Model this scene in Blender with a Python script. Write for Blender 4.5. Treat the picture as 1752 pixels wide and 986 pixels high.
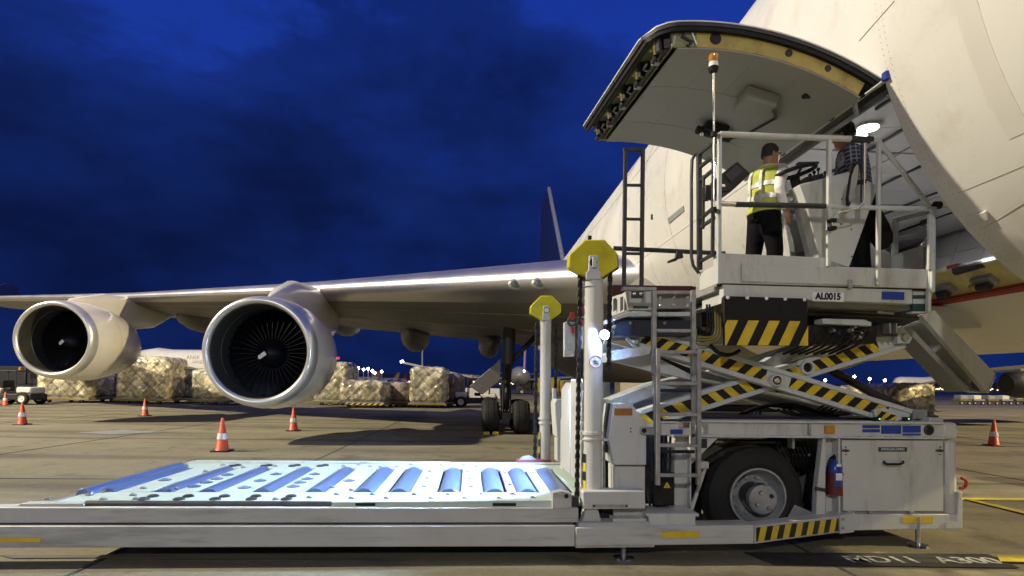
import bpy, math, random
from mathutils import Vector, Matrix
random.seed(7)
for _o in list(bpy.data.objects):
    bpy.data.objects.remove(_o)
SC = bpy.context.scene
COL = SC.collection
sin, cos, pi = math.sin, math.cos, math.pi

# ------------------------------------------------------------------ camera
CAM_H, ROLL = 1.57, 0.0145
CX, CY, FPX = 876.0, 657.0, 1000.0
cam = bpy.data.cameras.new('camera'); cam_o = bpy.data.objects.new('camera', cam); COL.objects.link(cam_o)
cam.sensor_width = 36.0; cam.lens = 36.0 * FPX / 1752.0
cam.shift_y = (CY - 493.0) / 1752.0
cam.clip_start = 0.05; cam.clip_end = 6000
RT = Vector((cos(ROLL), 0, sin(ROLL))); UP = Vector((-sin(ROLL), 0, cos(ROLL))); FW = Vector((0, 1, 0))
cam_o.matrix_world = Matrix(((RT.x, UP.x, -FW.x, 0), (RT.y, UP.y, -FW.y, 0), (RT.z, UP.z, -FW.z, CAM_H), (0, 0, 0, 1)))
SC.camera = cam_o
SC.view_settings.view_transform = 'Standard'; SC.view_settings.look = 'None'
SC.view_settings.exposure = 0.0; SC.view_settings.gamma = 1.0
SC.cycles.max_bounces = 6; SC.cycles.use_denoising = True

# ------------------------------------------------------------------ sky: deep blue dusk with dark cloud banks
W = bpy.data.worlds.new('World'); SC.world = W; W.use_nodes = True
wt = W.node_tree; wt.nodes.clear()
def N(t, kind, **kw):
    n = t.nodes.new(kind)
    for k, v in kw.items():
        setattr(n, k, v)
    return n
def ramp(t, stops, interp='LINEAR'):
    r = N(t, 'ShaderNodeValToRGB'); r.color_ramp.interpolation = interp
    e = r.color_ramp.elements
    while len(e) < len(stops): e.new(0.5)
    for q, (p, c) in zip(e, stops):
        q.position = p; q.color = (*c, 1) if len(c) == 3 else c
    return r
def link(t, a, b): t.links.new(a, b)
w_out = N(wt, 'ShaderNodeOutputWorld'); w_bg = N(wt, 'ShaderNodeBackground')
w_tc = N(wt, 'ShaderNodeTexCoord'); w_sep = N(wt, 'ShaderNodeSeparateXYZ')
link(wt, w_tc.outputs['Generated'], w_sep.inputs[0])
w_grad = ramp(wt, [(0.0, (0.007, 0.022, 0.135)), (0.12, (0.006, 0.02, 0.135)), (0.40, (0.010, 0.040, 0.33)), (1.0, (0.006, 0.024, 0.24))])
link(wt, w_sep.outputs['Z'], w_grad.inputs[0])
w_map = N(wt, 'ShaderNodeMapping'); w_map.inputs['Scale'].default_value = (1.0, 1.0, 2.1)
w_map.inputs['Location'].default_value = (5.5, 11.2, 6.3)
link(wt, w_tc.outputs['Generated'], w_map.inputs[0])
w_n = N(wt, 'ShaderNodeTexNoise'); w_n.inputs['Scale'].default_value = 1.9; w_n.inputs['Detail'].default_value = 10
w_n.inputs['Roughness'].default_value = 0.57; w_n.inputs['Distortion'].default_value = 0.25
link(wt, w_map.outputs[0], w_n.inputs['Vector'])
w_b1 = N(wt, 'ShaderNodeMath', operation='MULTIPLY_ADD'); w_b1.inputs[1].default_value = -0.16; w_b1.inputs[2].default_value = 0.0
link(wt, w_sep.outputs['X'], w_b1.inputs[0])
w_b2 = N(wt, 'ShaderNodeMath', operation='MULTIPLY_ADD'); w_b2.inputs[1].default_value = -0.42
link(wt, w_sep.outputs['Z'], w_b2.inputs[0]); link(wt, w_b1.outputs[0], w_b2.inputs[2])
w_add = N(wt, 'ShaderNodeMath', operation='ADD'); link(wt, w_n.outputs['Fac'], w_add.inputs[0]); link(wt, w_b2.outputs[0], w_add.inputs[1])
w_mul = ramp(wt, [(0.265, (0, 0, 0)), (0.325, (.58, .58, .58)), (0.48, (.95, .95, .95))])
link(wt, w_add.outputs[0], w_mul.inputs[0])
w_mix = N(wt, 'ShaderNodeMixRGB'); w_n2 = N(wt, 'ShaderNodeTexNoise'); w_n2.inputs['Scale'].default_value = 4.2; w_n2.inputs['Detail'].default_value = 6
link(wt, w_map.outputs[0], w_n2.inputs['Vector'])
w_cc = ramp(wt, [(0.36, (0.0028, 0.0075, 0.046)), (0.66, (0.0058, 0.0185, 0.120))]); link(wt, w_n2.outputs['Fac'], w_cc.inputs[0]); link(wt, w_cc.outputs[0], w_mix.inputs[2])
link(wt, w_mul.outputs[0], w_mix.inputs[0]); link(wt, w_grad.outputs[0], w_mix.inputs[1])
w_sky = N(wt, 'ShaderNodeTexSky'); w_sky.sky_type = 'NISHITA'; w_sky.sun_disc = False
w_sky.sun_elevation = math.radians(-5.0); w_sky.sun_rotation = math.radians(200)
w_sc = N(wt, 'ShaderNodeMixRGB', blend_type='ADD'); w_sc.inputs[0].default_value = 0.05
link(wt, w_mix.outputs[0], w_sc.inputs[1]); link(wt, w_sky.outputs[0], w_sc.inputs[2])
link(wt, w_sc.outputs[0], w_bg.inputs[0]); w_bg.inputs[1].default_value = 1.0
link(wt, w_bg.outputs[0], w_out.inputs[0])

# ------------------------------------------------------------------ apron floodlights, an added fill lamp, loader LED, hold lamps
def lamp(name, kind, loc, energy, color, size=0.5, target=None, spot=None, blend=0.5):
    l = bpy.data.lights.new(name, kind); o = bpy.data.objects.new(name, l); COL.objects.link(o)
    o.location = loc; l.energy = energy; l.color = color
    if kind == 'AREA': l.shape = 'DISK'; l.size = size
    else: l.shadow_soft_size = size
    if spot: l.spot_size = math.radians(spot); l.spot_blend = blend
    if target is not None:
        o.rotation_euler = (Vector(target) - Vector(loc)).to_track_quat('-Z', 'Y').to_euler()
    return o
lamp('floodlight', 'POINT', (-46, 6.3, 34), 200000, (1.0, 0.885, 0.65), 0.5)
lamp('floodlight', 'POINT', (-14, -46, 22), 28000, (1.0, 0.97, 0.88), 0.6)  # unseen fill lamp added behind the camera for the front faces
lamp('floodlight', 'POINT', (60, 3, 29), 190000, (1.0, 0.81, 0.43), 0.6)

# ------------------------------------------------------------------ pixel rays and the two frames of the place
TH = math.radians(4.0)                     # the aircraft and the loader stand square to each other
AX = Vector((-sin(TH), cos(TH), 0)); RX = Vector((cos(TH), sin(TH), 0)); ZX = Vector((0, 0, 1))
EYE = Vector((0, 0, CAM_H))
FD, FZ, FR = 6.70, 5.30, 3.25              # fuselage axis distance, height, radius
def ray(px, py):
    return FW + RT * ((px - CX) / FPX) + UP * ((CY - py) / FPX)
def V(px, py, v):                          # point of the view ray at depth v across the loader
    d = ray(px, py); return EYE + d * (v / d.dot(AX))
def G(px, py, z=0.0):                      # point of the view ray at height z
    d = ray(px, py); return EYE + d * ((z - CAM_H) / d.z)
def Yp(px, py, Y):
    return EYE + ray(px, py) * Y
def LW(l, v, z): return RX * l + AX * v + ZX * z
def lvz(p): return (p.dot(RX), p.dot(AX), p.z)
def AC(a, u, z): return RX * (FD + u) + AX * a + ZX * z
def ACP(a, phi, r=FR): return AC(a, -r * cos(phi), FZ + r * sin(phi))
def surf(px, py, r=FR):                    # first hit of a view ray on the fuselage: (a, phi, point)
    d = ray(px, py); du, dz = d.dot(RX), d.z
    ou, oz = -FD, CAM_H - FZ
    A_, B_, C_ = du * du + dz * dz, 2 * (ou * du + oz * dz), ou * ou + oz * oz - r * r
    t = (-B_ - math.sqrt(max(B_ * B_ - 4 * A_ * C_, 0))) / (2 * A_)
    p = EYE + d * t
    return p.dot(AX), math.atan2(p.z - FZ, -(p.dot(RX) - FD)), p

# ------------------------------------------------------------------ materials
MATS = {}
def pbr(name, col, rough=0.5, metal=0.0, var=0.10, scale=4.0, bump=0.0, bscale=40.0, dirt=None, damt=0.0, dscale=2.5, streak=False, rvar=0.12, emit=None, coat=0.0, spec=None):
    m = bpy.data.materials.new(name); m.use_nodes = True; t = m.node_tree
    b = t.nodes['Principled BSDF']
    tc = N(t, 'ShaderNodeTexCoord')
    n1 = N(t, 'ShaderNodeTexNoise'); n1.inputs['Scale'].default_value = scale; n1.inputs['Detail'].default_value = 6
    link(t, tc.outputs['Object'], n1.inputs['Vector'])
    r1 = ramp(t, [(0.25, tuple(c * (1 - var) for c in col)), (0.75, tuple(min(c * (1 + var), 1) for c in col))])
    link(t, n1.outputs['Fac'], r1.inputs[0]); out = r1.outputs[0]
    if dirt:
        n2 = N(t, 'ShaderNodeTexNoise'); n2.inputs['Scale'].default_value = dscale; n2.inputs['Detail'].default_value = 9; n2.inputs['Roughness'].default_value = 0.7
        if streak:
            mp = N(t, 'ShaderNodeMapping'); mp.inputs['Scale'].default_value = (1.0, 1.0, 0.22) if streak == 'v' else (0.16, 0.5, 1.6)
            link(t, tc.outputs['Object'], mp.inputs[0]); link(t, mp.outputs[0], n2.inputs['Vector'])
        else: link(t, tc.outputs['Object'], n2.inputs['Vector'])
        r2 = ramp(t, [(0.52, (0, 0, 0)), (0.80, (damt, damt, damt))]); link(t, n2.outputs['Fac'], r2.inputs[0])
        mx = N(t, 'ShaderNodeMixRGB'); mx.inputs[2].default_value = (*dirt, 1)
        link(t, r2.outputs[0], mx.inputs[0]); link(t, out, mx.inputs[1]); out = mx.outputs[0]
    link(t, out, b.inputs['Base Color'])
    b.inputs['Metallic'].default_value = metal
    if spec is not None: b.inputs['Specular IOR Level'].default_value = spec
    if coat: b.inputs['Coat Weight'].default_value = coat; b.inputs['Coat Roughness'].default_value = 0.12
    rr = ramp(t, [(0.3, (max(rough - rvar, .03),) * 3), (0.7, (min(rough + rvar, 1),) * 3)]); link(t, n1.outputs['Fac'], rr.inputs[0]); link(t, rr.outputs[0], b.inputs['Roughness'])
    if bump:
        n3 = N(t, 'ShaderNodeTexNoise'); n3.inputs['Scale'].default_value = bscale; n3.inputs['Detail'].default_value = 4
        link(t, tc.outputs['Object'], n3.inputs['Vector'])
        bp = N(t, 'ShaderNodeBump'); bp.inputs['Strength'].default_value = bump; bp.inputs['Distance'].default_value = 0.02
        link(t, n3.outputs['Fac'], bp.inputs['Height']); link(t, bp.outputs[0], b.inputs['Normal'])
    if emit:
        b.inputs['Emission Color'].default_value = (*emit[0], 1); b.inputs['Emission Strength'].default_value = emit[1]
    MATS[name] = m; return m
GR = (0.10, 0.085, 0.06)
paint = pbr('loader_paint', (0.52, 0.53, 0.51), 0.42, var=0.06, scale=3, bump=0.05, dirt=(0.16, 0.13, 0.10), damt=0.75, dscale=5, streak='v')
beampaint = pbr('beam_paint', (0.48, 0.485, 0.455), 0.5, var=0.10, scale=2.2, bump=0.10, bscale=25, dirt=(0.12, 0.10, 0.08), damt=0.9, dscale=4.5, streak='h')
galv = pbr('galvanised_steel', (0.36, 0.36, 0.36), 0.48, 0.55, var=0.25, scale=14, bump=0.06, bscale=60)
darksteel = pbr('dark_steel', (0.05, 0.05, 0.053), 0.5, 0.5, var=0.3, scale=12, bump=0.08)
black = pbr('black_rubber', (0.008, 0.008, 0.0085), 0.68, spec=.3, var=0.25, scale=10, bump=0.15, bscale=70)
tyre_m = pbr('tyre_rubber', (0.012, 0.0115, 0.011), 0.8, var=0.3, scale=6, bump=0.2, bscale=50, dirt=(0.03, 0.026, 0.022), damt=0.6, dscale=4)
blackp = pbr('black_paint', (0.009, 0.0095, 0.011), 0.45, spec=.35, var=0.25, scale=9, dirt=(0.1, 0.09, 0.08), damt=0.5, dscale=7)
navy = pbr('dark_blue_grey_paint', (0.014, 0.019, 0.034), 0.45, var=0.2, scale=6)
yellow = pbr('hazard_yellow', (0.66, 0.47, 0.03), 0.42, var=0.12, scale=9, dirt=(0.2, 0.15, 0.05), damt=0.6, dscale=6)
octyel = pbr('guard_yellow', (0.56, 0.49, 0.006), 0.38, var=0.10, scale=7, bump=0.05, dirt=(0.22, 0.2, 0.03), damt=0.6, dscale=5)
ltgrey = pbr('scissor_grey_paint', (0.52, 0.56, 0.58), 0.36, var=0.10, scale=5, dirt=(0.10, 0.10, 0.10), damt=0.8, dscale=5)
midgrey = pbr('mid_grey_paint', (0.27, 0.28, 0.28), 0.5, var=0.15, scale=5, dirt=(0.07, 0.07, 0.06), damt=0.6, dscale=4)
bluelab = pbr('blue_label', (0.012, 0.045, 0.30), 0.4, var=0.1, scale=20)
greenlab = pbr('dark_green_label', (0.02, 0.06, 0.055), 0.4, var=0.1, scale=20)
whitelab = pbr('white_label', (0.74, 0.74, 0.74), 0.4, var=0.04)
orangelab = pbr('brown_orange_label', (0.30, 0.12, 0.02), 0.5, var=0.2, scale=30)
redm = pbr('red_paint', (0.35, 0.02, 0.015), 0.45, var=0.15, scale=8)
maroon = pbr('maroon_bumper_rubber', (0.045, 0.004, 0.006), 0.6, var=0.2)
deckp = pbr('pale_green_deck', (0.50, 0.60, 0.52), 0.42, var=0.10, scale=5, bump=0.05, dirt=(0.22, 0.22, 0.2), damt=0.7, dscale=5)
purple = pbr('violet_wear_plate', (0.33, 0.26, 0.48), 0.45, var=0.15, scale=8)
pinkb = pbr('magenta_primer_beam', (0.30, 0.08, 0.14), 0.5, var=0.15, scale=8)
rollerm = pbr('roller_blue_reflection', (0.19, 0.26, 0.47), 0.30, 0.5, var=0.05, scale=3, rvar=.02)  # metal rollers; blue of sky and lamp reflections put into the colour
chrome = pbr('chrome', (0.72, 0.70, 0.66), 0.16, 1.0, var=0.08, scale=6)
lipm = pbr('polished_inlet_lip', (0.66, 0.65, 0.62), 0.32, 0.65, var=0.05, scale=2, rvar=.04)
hubm = pbr('wheel_hub_grey', (0.36, 0.37, 0.38), 0.45, 0.25, var=0.15, scale=9, dirt=(0.07, 0.06, 0.05), damt=0.8, dscale=6)
fuse = pbr('fuselage_white', (0.70, 0.69, 0.67), 0.34, var=0.035, scale=0.8, dirt=(0.42, 0.38, 0.31), damt=0.6, dscale=1.7, coat=0.15)
fuseband = pbr('faded_livery_grey', (0.63, 0.615, 0.59), 0.36, var=0.05, scale=1.2)
wingm = pbr('wing_grey', (0.165, 0.158, 0.142), 0.48, var=0.14, scale=0.9, dirt=(0.14, 0.125, 0.10), damt=0.7, dscale=1.1, streak=False)
wingle = pbr('bare_metal_leading_edge', (0.58, 0.57, 0.60), 0.36, 0.9, var=0.05, scale=1.4, rvar=.03)
cowl = pbr('engine_cowl_cream', (0.69, 0.665, 0.59), 0.20, var=0.04, scale=1.2, coat=0.3, rvar=.04)
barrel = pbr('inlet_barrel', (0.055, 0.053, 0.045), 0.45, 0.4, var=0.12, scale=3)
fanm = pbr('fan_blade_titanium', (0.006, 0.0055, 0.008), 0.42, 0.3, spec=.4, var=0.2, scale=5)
finm = pbr('tail_dark_blue', (0.006, 0.010, 0.07), 0.4, var=0.1)
primer = pbr('green_primer', (0.20, 0.21, 0.10), 0.55, var=0.25, scale=12, dirt=(0.04, 0.04, 0.03), damt=0.9, dscale=9)
yprimer = pbr('yellow_primer', (0.40, 0.31, 0.085), 0.5, var=0.2, scale=7, dirt=(0.10, 0.075, 0.03), damt=0.95, dscale=5)
brass = pbr('cadmium_fitting', (0.55, 0.42, 0.15), 0.35, 0.7, var=0.2, scale=15)
liner = pbr('door_liner_grey', (0.29, 0.30, 0.285), 0.62, var=0.06, scale=14, bump=0.08, bscale=90)
holdm = pbr('hold_liner', (0.40, 0.395, 0.40), 0.5, var=0.08, scale=3, bump=0.1, bscale=8)
skinm = pbr('skin', (0.34, 0.17, 0.10), 0.5, var=0.08, scale=10)
hairm = pbr('black_hair', (0.012, 0.010, 0.010), 0.55, var=0.3, scale=60, bump=0.6, bscale=120)
vestm = pbr('hi_vis_yellow', (0.43, 0.47, 0.08), 0.7, var=0.12, scale=12, bump=0.4, bscale=16)
reflm = pbr('reflective_tape', (0.66, 0.66, 0.64), 0.35, 0.3, var=0.15, scale=20)
shirtm = pbr('white_shirt', (0.70, 0.68, 0.68), 0.8, var=0.06, scale=10, bump=0.5, bscale=12)
trousm = pbr('dark_trousers', (0.004, 0.004, 0.006), 0.9, spec=.15, var=0.25, scale=8, bump=0.4, bscale=12)
darkcloth = pbr('dark_cloth', (0.02, 0.02, 0.024), 0.85, var=0.3, scale=10, bump=0.4, bscale=14)
glass_l = pbr('lamp_lens', (0.20, 0.22, 0.20), 0.1, 0.5)
led = pbr('led_lit', (0.9, 0.95, 1.0), 0.3, emit=((0.70, 0.84, 1.0), 160))
holdlamp = pbr('hold_lamp_lit', (0.9, 0.95, 1.0), 0.3, emit=((0.92, 0.96, 1.0), 9))
polelamp = pbr('flood_lamp_lit', (1, 0.95, 0.8), 0.3, emit=((1.0, 0.94, 0.78), 30))
amber = pbr('amber_beacon', (0.50, 0.22, 0.02), 0.12, var=0.2, scale=20, coat=0.5)
cone_m = pbr('cone_orange', (0.62, 0.09, 0.025), 0.5, var=0.12, scale=7, dirt=(0.2, 0.06, 0.03), damt=0.6, dscale=6)
conew = pbr('cone_white_band', (0.75, 0.75, 0.72), 0.4, var=0.06)
wrapm = pbr('plastic_wrap', (0.48, 0.43, 0.30), 0.26, var=0.5, scale=3.4, bump=0.9, bscale=7, dirt=(0.42, 0.30, 0.04), damt=0.85, dscale=0.7, coat=.5)
netm = pbr('cargo_net', (0.12, 0.11, 0.08), 0.8, var=0.2)
dollyy = pbr('dolly_yellow', (0.20, 0.155, 0.025), 0.5, var=0.2, scale=5)
hosem = pbr('hose_black', (0.009, 0.009, 0.0095), 0.5, spec=.35, var=0.2)
exblue = pbr('extinguisher_blue', (0.02, 0.05, 0.33), 0.35)
stainm = pbr('stain_brown', (0.33, 0.25, 0.12), 0.6, var=0.3, scale=20)
# plaid shirt: thin crossed stripes printed on dark blue cloth
def plaid():
    m = pbr('plaid_shirt', (0.03, 0.035, 0.07), 0.85, var=0.2); t = m.node_tree; b = t.nodes['Principled BSDF']
    tc = N(t, 'ShaderNodeTexCoord'); mx = None
    for ax in ('X', 'Z'):
        w = N(t, 'ShaderNodeTexWave'); w.bands_direction = ax; w.inputs['Scale'].default_value = 7.5; link(t, tc.outputs['Object'], w.inputs[0])
        r = ramp(t, [(0.80, (0, 0, 0)), (0.9, (1, 1, 1))]); link(t, w.outputs['Fac'], r.inputs[0])
        if mx is None: mx = r
        else:
            a = N(t, 'ShaderNodeMath', operation='MAXIMUM'); link(t, mx.outputs[0], a.inputs[0]); link(t, r.outputs[0], a.inputs[1])
            q = N(t, 'ShaderNodeMixRGB'); q.inputs[1].default_value = (0.022, 0.026, 0.055, 1); q.inputs[2].default_value = (0.22, 0.22, 0.28, 1)
            link(t, a.outputs[0], q.inputs[0]); link(t, q.outputs[0], b.inputs['Base Color'])
    return m
plaidm = plaid()
# concrete apron: pale aggregate with tyre marks and oil stains
def cells(m, sc, lo, hi):
    t = m.node_tree; b = t.nodes['Principled BSDF']; src = b.inputs['Base Color'].links[0].from_socket
    tc = N(t, 'ShaderNodeTexCoord'); v = N(t, 'ShaderNodeTexVoronoi'); v.inputs['Scale'].default_value = sc; link(t, tc.outputs['Object'], v.inputs['Vector'])
    sp = N(t, 'ShaderNodeSeparateColor'); link(t, v.outputs['Color'], sp.inputs[0])
    r = ramp(t, [(0, (lo,) * 3), (1, (hi,) * 3)]); link(t, sp.outputs[0], r.inputs[0])
    mx = N(t, 'ShaderNodeMixRGB', blend_type='MULTIPLY'); mx.inputs[0].default_value = 1; link(t, src, mx.inputs[1]); link(t, r.outputs[0], mx.inputs[2]); link(t, mx.outputs[0], b.inputs['Base Color'])
def worn(m, col=(0.10, 0.065, 0.04), rad=.014):
    t = m.node_tree; b = t.nodes['Principled BSDF']; src = b.inputs['Base Color'].links[0].from_socket
    bv = N(t, 'ShaderNodeBevel'); bv.samples = 4; bv.inputs['Radius'].default_value = rad
    g = N(t, 'ShaderNodeNewGeometry'); d = N(t, 'ShaderNodeVectorMath', operation='DOT_PRODUCT'); link(t, bv.outputs[0], d.inputs[0]); link(t, g.outputs['Normal'], d.inputs[1])
    tc = N(t, 'ShaderNodeTexCoord'); n = N(t, 'ShaderNodeTexNoise'); n.inputs['Scale'].default_value = 16; n.inputs['Detail'].default_value = 6; n.inputs['Roughness'].default_value = .7; link(t, tc.outputs['Object'], n.inputs['Vector'])
    e = ramp(t, [(0.80, (1, 1, 1)), (0.97, (0, 0, 0))]); link(t, d.outputs['Value'], e.inputs[0])
    q = ramp(t, [(0.50, (0, 0, 0)), (0.60, (1, 1, 1))]); link(t, n.outputs['Fac'], q.inputs[0])
    mm = N(t, 'ShaderNodeMath', operation='MULTIPLY'); link(t, e.outputs[0], mm.inputs[0]); link(t, q.outputs[0], mm.inputs[1])
    mx = N(t, 'ShaderNodeMixRGB'); mx.inputs[2].default_value = (*col, 1); link(t, mm.outputs[0], mx.inputs[0]); link(t, src, mx.inputs[1]); link(t, mx.outputs[0], b.inputs['Base Color'])
for m_ in (paint, beampaint, deckp, octyel): worn(m_)
cells(wrapm, 2.6, .45, 1.45)  # random cell brightness stands in for reflections on the plastic
def concrete():
    m = pbr('apron_concrete', (0.27, 0.26, 0.235), 0.78, bump=0.10, bscale=30); t = m.node_tree; b = t.nodes['Principled BSDF']
    tc = N(t, 'ShaderNodeTexCoord')
    def noise(s, d, sc=(1, 1, 1), ro=0.6):
        mp = N(t, 'ShaderNodeMapping'); mp.inputs['Scale'].default_value = sc; link(t, tc.outputs['Object'], mp.inputs[0])
        n = N(t, 'ShaderNodeTexNoise'); n.inputs['Scale'].default_value = s; n.inputs['Detail'].default_value = d; n.inputs['Roughness'].default_value = ro
        link(t, mp.outputs[0], n.inputs['Vector']); return n.outputs['Fac']
    r = ramp(t, [(0.3, (0.19, 0.170, 0.106)), (0.7, (0.285, 0.257, 0.168))]); link(t, noise(0.35, 8), r.inputs[0])
    f = ramp(t, [(0.3, (0.62, 0.62, 0.62)), (0.7, (1.2, 1.2, 1.2))]); link(t, noise(14, 9, ro=0.85), f.inputs[0])
    m1 = N(t, 'ShaderNodeMixRGB', blend_type='MULTIPLY'); m1.inputs[0].default_value = 1; link(t, r.outputs[0], m1.inputs[1]); link(t, f.outputs[0], m1.inputs[2])
    s1 = ramp(t, [(0.45, (1, 1, 1)), (0.68, (0.42, 0.41, 0.40))]); link(t, noise(0.5, 5, (0.12, 1.6, 1)), s1.inputs[0])
    m2 = N(t, 'ShaderNodeMixRGB', blend_type='MULTIPLY'); m2.inputs[0].default_value = 0.9; link(t, m1.outputs[0], m2.inputs[1]); link(t, s1.outputs[0], m2.inputs[2])
    s2 = ramp(t, [(0.56, (1, 1, 1)), (0.70, (0.30, 0.29, 0.28))]); link(t, noise(1.1, 6), s2.inputs[0])
    m3 = N(t, 'ShaderNodeMixRGB', blend_type='MULTIPLY'); m3.inputs[0].default_value = 0.75; link(t, m2.outputs[0], m3.inputs[1]); link(t, s2.outputs[0], m3.inputs[2])
    vo = N(t, 'ShaderNodeTexVoronoi'); vo.feature = 'DISTANCE_TO_EDGE'; vo.inputs['Scale'].default_value = .23
    wn = N(t, 'ShaderNodeTexNoise'); wn.inputs['Scale'].default_value = 1.6; wn.inputs['Detail'].default_value = 5; link(t, tc.outputs['Object'], wn.inputs['Vector'])
    ad = N(t, 'ShaderNodeMixRGB', blend_type='ADD'); ad.inputs[0].default_value = .9; link(t, tc.outputs['Object'], ad.inputs[1]); link(t, wn.outputs['Color'], ad.inputs[2]); link(t, ad.outputs[0], vo.inputs['Vector'])
    cr = ramp(t, [(0.0, (.35, .34, .33)), (0.006, (1, 1, 1))]); link(t, vo.outputs['Distance'], cr.inputs[0])
    ck = ramp(t, [(0.52, (0, 0, 0)), (0.6, (1, 1, 1))]); link(t, noise(.25, 3), ck.inputs[0])
    m4 = N(t, 'ShaderNodeMixRGB', blend_type='MULTIPLY'); link(t, ck.outputs[0], m4.inputs[0]); link(t, m3.outputs[0], m4.inputs[1]); link(t, cr.outputs[0], m4.inputs[2])
    link(t, m4.outputs[0], b.inputs['Base Color']); return m
concm = concrete()
jointm = pbr('joint_sealant', (0.05, 0.048, 0.045), 0.8, var=0.2)
lineyel = pbr('yellow_line_paint', (0.50, 0.40, 0.03), 0.6, var=0.2, scale=8, dirt=(0.2, 0.19, 0.15), damt=0.9, dscale=5)
blackpatch = pbr('black_ground_paint', (0.025, 0.024, 0.022), 0.7, var=0.3, scale=6, dirt=(0.13, 0.12, 0.10), damt=0.8, dscale=4)
whiteg = pbr('white_ground_paint', (0.36, 0.35, 0.32), 0.6, var=0.2, scale=14, dirt=(0.12, 0.11, 0.1), damt=0.9, dscale=14)

# ------------------------------------------------------------------ mesh building
ORG = {}
def org(o):
    while o is not None:
        if o.name in ORG: return ORG[o.name]
        o = o.parent
    return Vector((0, 0, 0))
def tag(o, label=None, cat=None, group=None, kind=None):
    for k, v in (('label', label), ('category', cat), ('group', group), ('kind', kind)):
        if v: o[k] = v
    return o
def thing(name, loc, label, cat, group=None):
    o = bpy.data.objects.new(name, None); COL.objects.link(o); o.location = loc; o.empty_display_size = 0.2
    ORG[o.name] = Vector(loc); return tag(o, label, cat, group)
def frame_of(d, up=None):
    d = d.normalized(); up = up or Vector((0, 0, 1))
    if abs(d.dot(up)) > 0.98: up = Vector((0, 1, 0)) if abs(d.y) < 0.9 else Vector((1, 0, 0))
    s = d.cross(up).normalized(); return s, s.cross(d).normalized()
class MB:
    def __init__(self, m): self.v = []; self.f = []; self.mi = []; self.ms = [m]; self.cur = 0
    def use(self, m):
        if m not in self.ms: self.ms.append(m)
        self.cur = self.ms.index(m); return self
    def add(self, vs, fs):
        b = len(self.v); self.v += [Vector(p) for p in vs]
        for f in fs: self.f.append([b + i for i in f]); self.mi.append(self.cur)
        return self
    def prism(self, pts, d):               # polygon swept by a vector
        n = len(pts); pts = [Vector(p) for p in pts]
        return self.add(pts + [p + d for p in pts], [list(range(n)), list(range(2 * n - 1, n - 1, -1))] + [[(i + 1) % n, i, i + n, (i + 1) % n + n] for i in range(n)])
    def ppx(self, px, v0, v1):             # photo outline on the plane v0, swept straight back to v1
        return self.prism([V(x, y, v0) for x, y in px], AX * (v1 - v0))
    def rect(self, x0, y0, x1, y1, v0, v1): return self.ppx([(x0, y0), (x1, y0), (x1, y1), (x0, y1)], v0, v1)
    def box(self, c, ex, ey, ez):          # centre and three half vectors
        c = Vector(c); o = []
        for sz in (-1, 1):
            for sx, sy in ((-1, -1), (1, -1), (1, 1), (-1, 1)): o.append(c + ex * sx + ey * sy + ez * sz)
        return self.add(o, [[3, 2, 1, 0], [4, 5, 6, 7], [0, 1, 5, 4], [1, 2, 6, 5], [2, 3, 7, 6], [3, 0, 4, 7]])
    def lbox(self, l0, l1, v0, v1, z0, z1):
        return self.box(LW((l0 + l1) / 2, (v0 + v1) / 2, (z0 + z1) / 2), RX * ((l1 - l0) / 2), AX * ((v1 - v0) / 2), ZX * ((z1 - z0) / 2))
    def bar(self, p0, p1, w, h, up=None):
        p0, p1 = Vector(p0), Vector(p1); s, u = frame_of(p1 - p0, up)
        return self.box((p0 + p1) / 2, s * (w / 2), (p1 - p0) / 2, u * (h / 2))
    def tube(self, pts, r, n=10, caps=True):
        pts = [Vector(p) for p in pts]; rs = r if isinstance(r, (list, tuple)) else [r] * len(pts)
        vs = []; up = None
        for i, p in enumerate(pts):
            d = (pts[min(i + 1, len(pts) - 1)] - pts[max(i - 1, 0)])
            s, u = frame_of(d, up if up is not None else None); up = u
            vs += [p + (s * cos(2 * pi * k / n) + u * sin(2 * pi * k / n)) * rs[i] for k in range(n)]
        fs = [[i * n + k, i * n + (k + 1) % n, (i + 1) * n + (k + 1) % n, (i + 1) * n + k] for i in range(len(pts) - 1) for k in range(n)]
        if caps: fs += [list(range(n - 1, -1, -1)), [(len(pts) - 1) * n + k for k in range(n)]]
        return self.add(vs, fs)
    def loft(self, rings, closed=True, caps=True):
        n = len(rings[0]); vs = [p for r in rings for p in r]
        m = n if closed else n - 1
        fs = [[i * n + k, i * n + (k + 1) % n, (i + 1) * n + (k + 1) % n, (i + 1) * n + k] for i in range(len(rings) - 1) for k in range(m)]
        if caps: fs += [list(range(n - 1, -1, -1)), [(len(rings) - 1) * n + k for k in range(n)]]
        return self.add(vs, fs)
    def lathe(self, prof, c, ax, n=32, caps=False, seg=None):   # profile of (distance along axis, radius)
        ax = Vector(ax).normalized(); s, u = frame_of(ax); c = Vector(c)
        return self.loft([[c + ax * h + (s * cos(2 * pi * k / n) + u * sin(2 * pi * k / n)) * r for k in range(n)] for h, r in prof], True, caps)
    def ball(self, c, rx, ry=None, rz=None, n=14, m=9, ex=None, ey=None, ez=None):
        ry = ry or rx; rz = rz or rx; ex = ex or Vector((1, 0, 0)); ey = ey or Vector((0, 1, 0)); ez = ez or Vector((0, 0, 1)); c = Vector(c)
        rings = []
        for i in range(m + 1):
            t = -pi / 2 + pi * (0.02 + 0.96 * i / m)
            rings.append([c + ex * (rx * cos(t) * cos(2 * pi * k / n)) + ey * (ry * cos(t) * sin(2 * pi * k / n)) + ez * (rz * sin(t)) for k in range(n)])
        return self.loft(rings)
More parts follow.
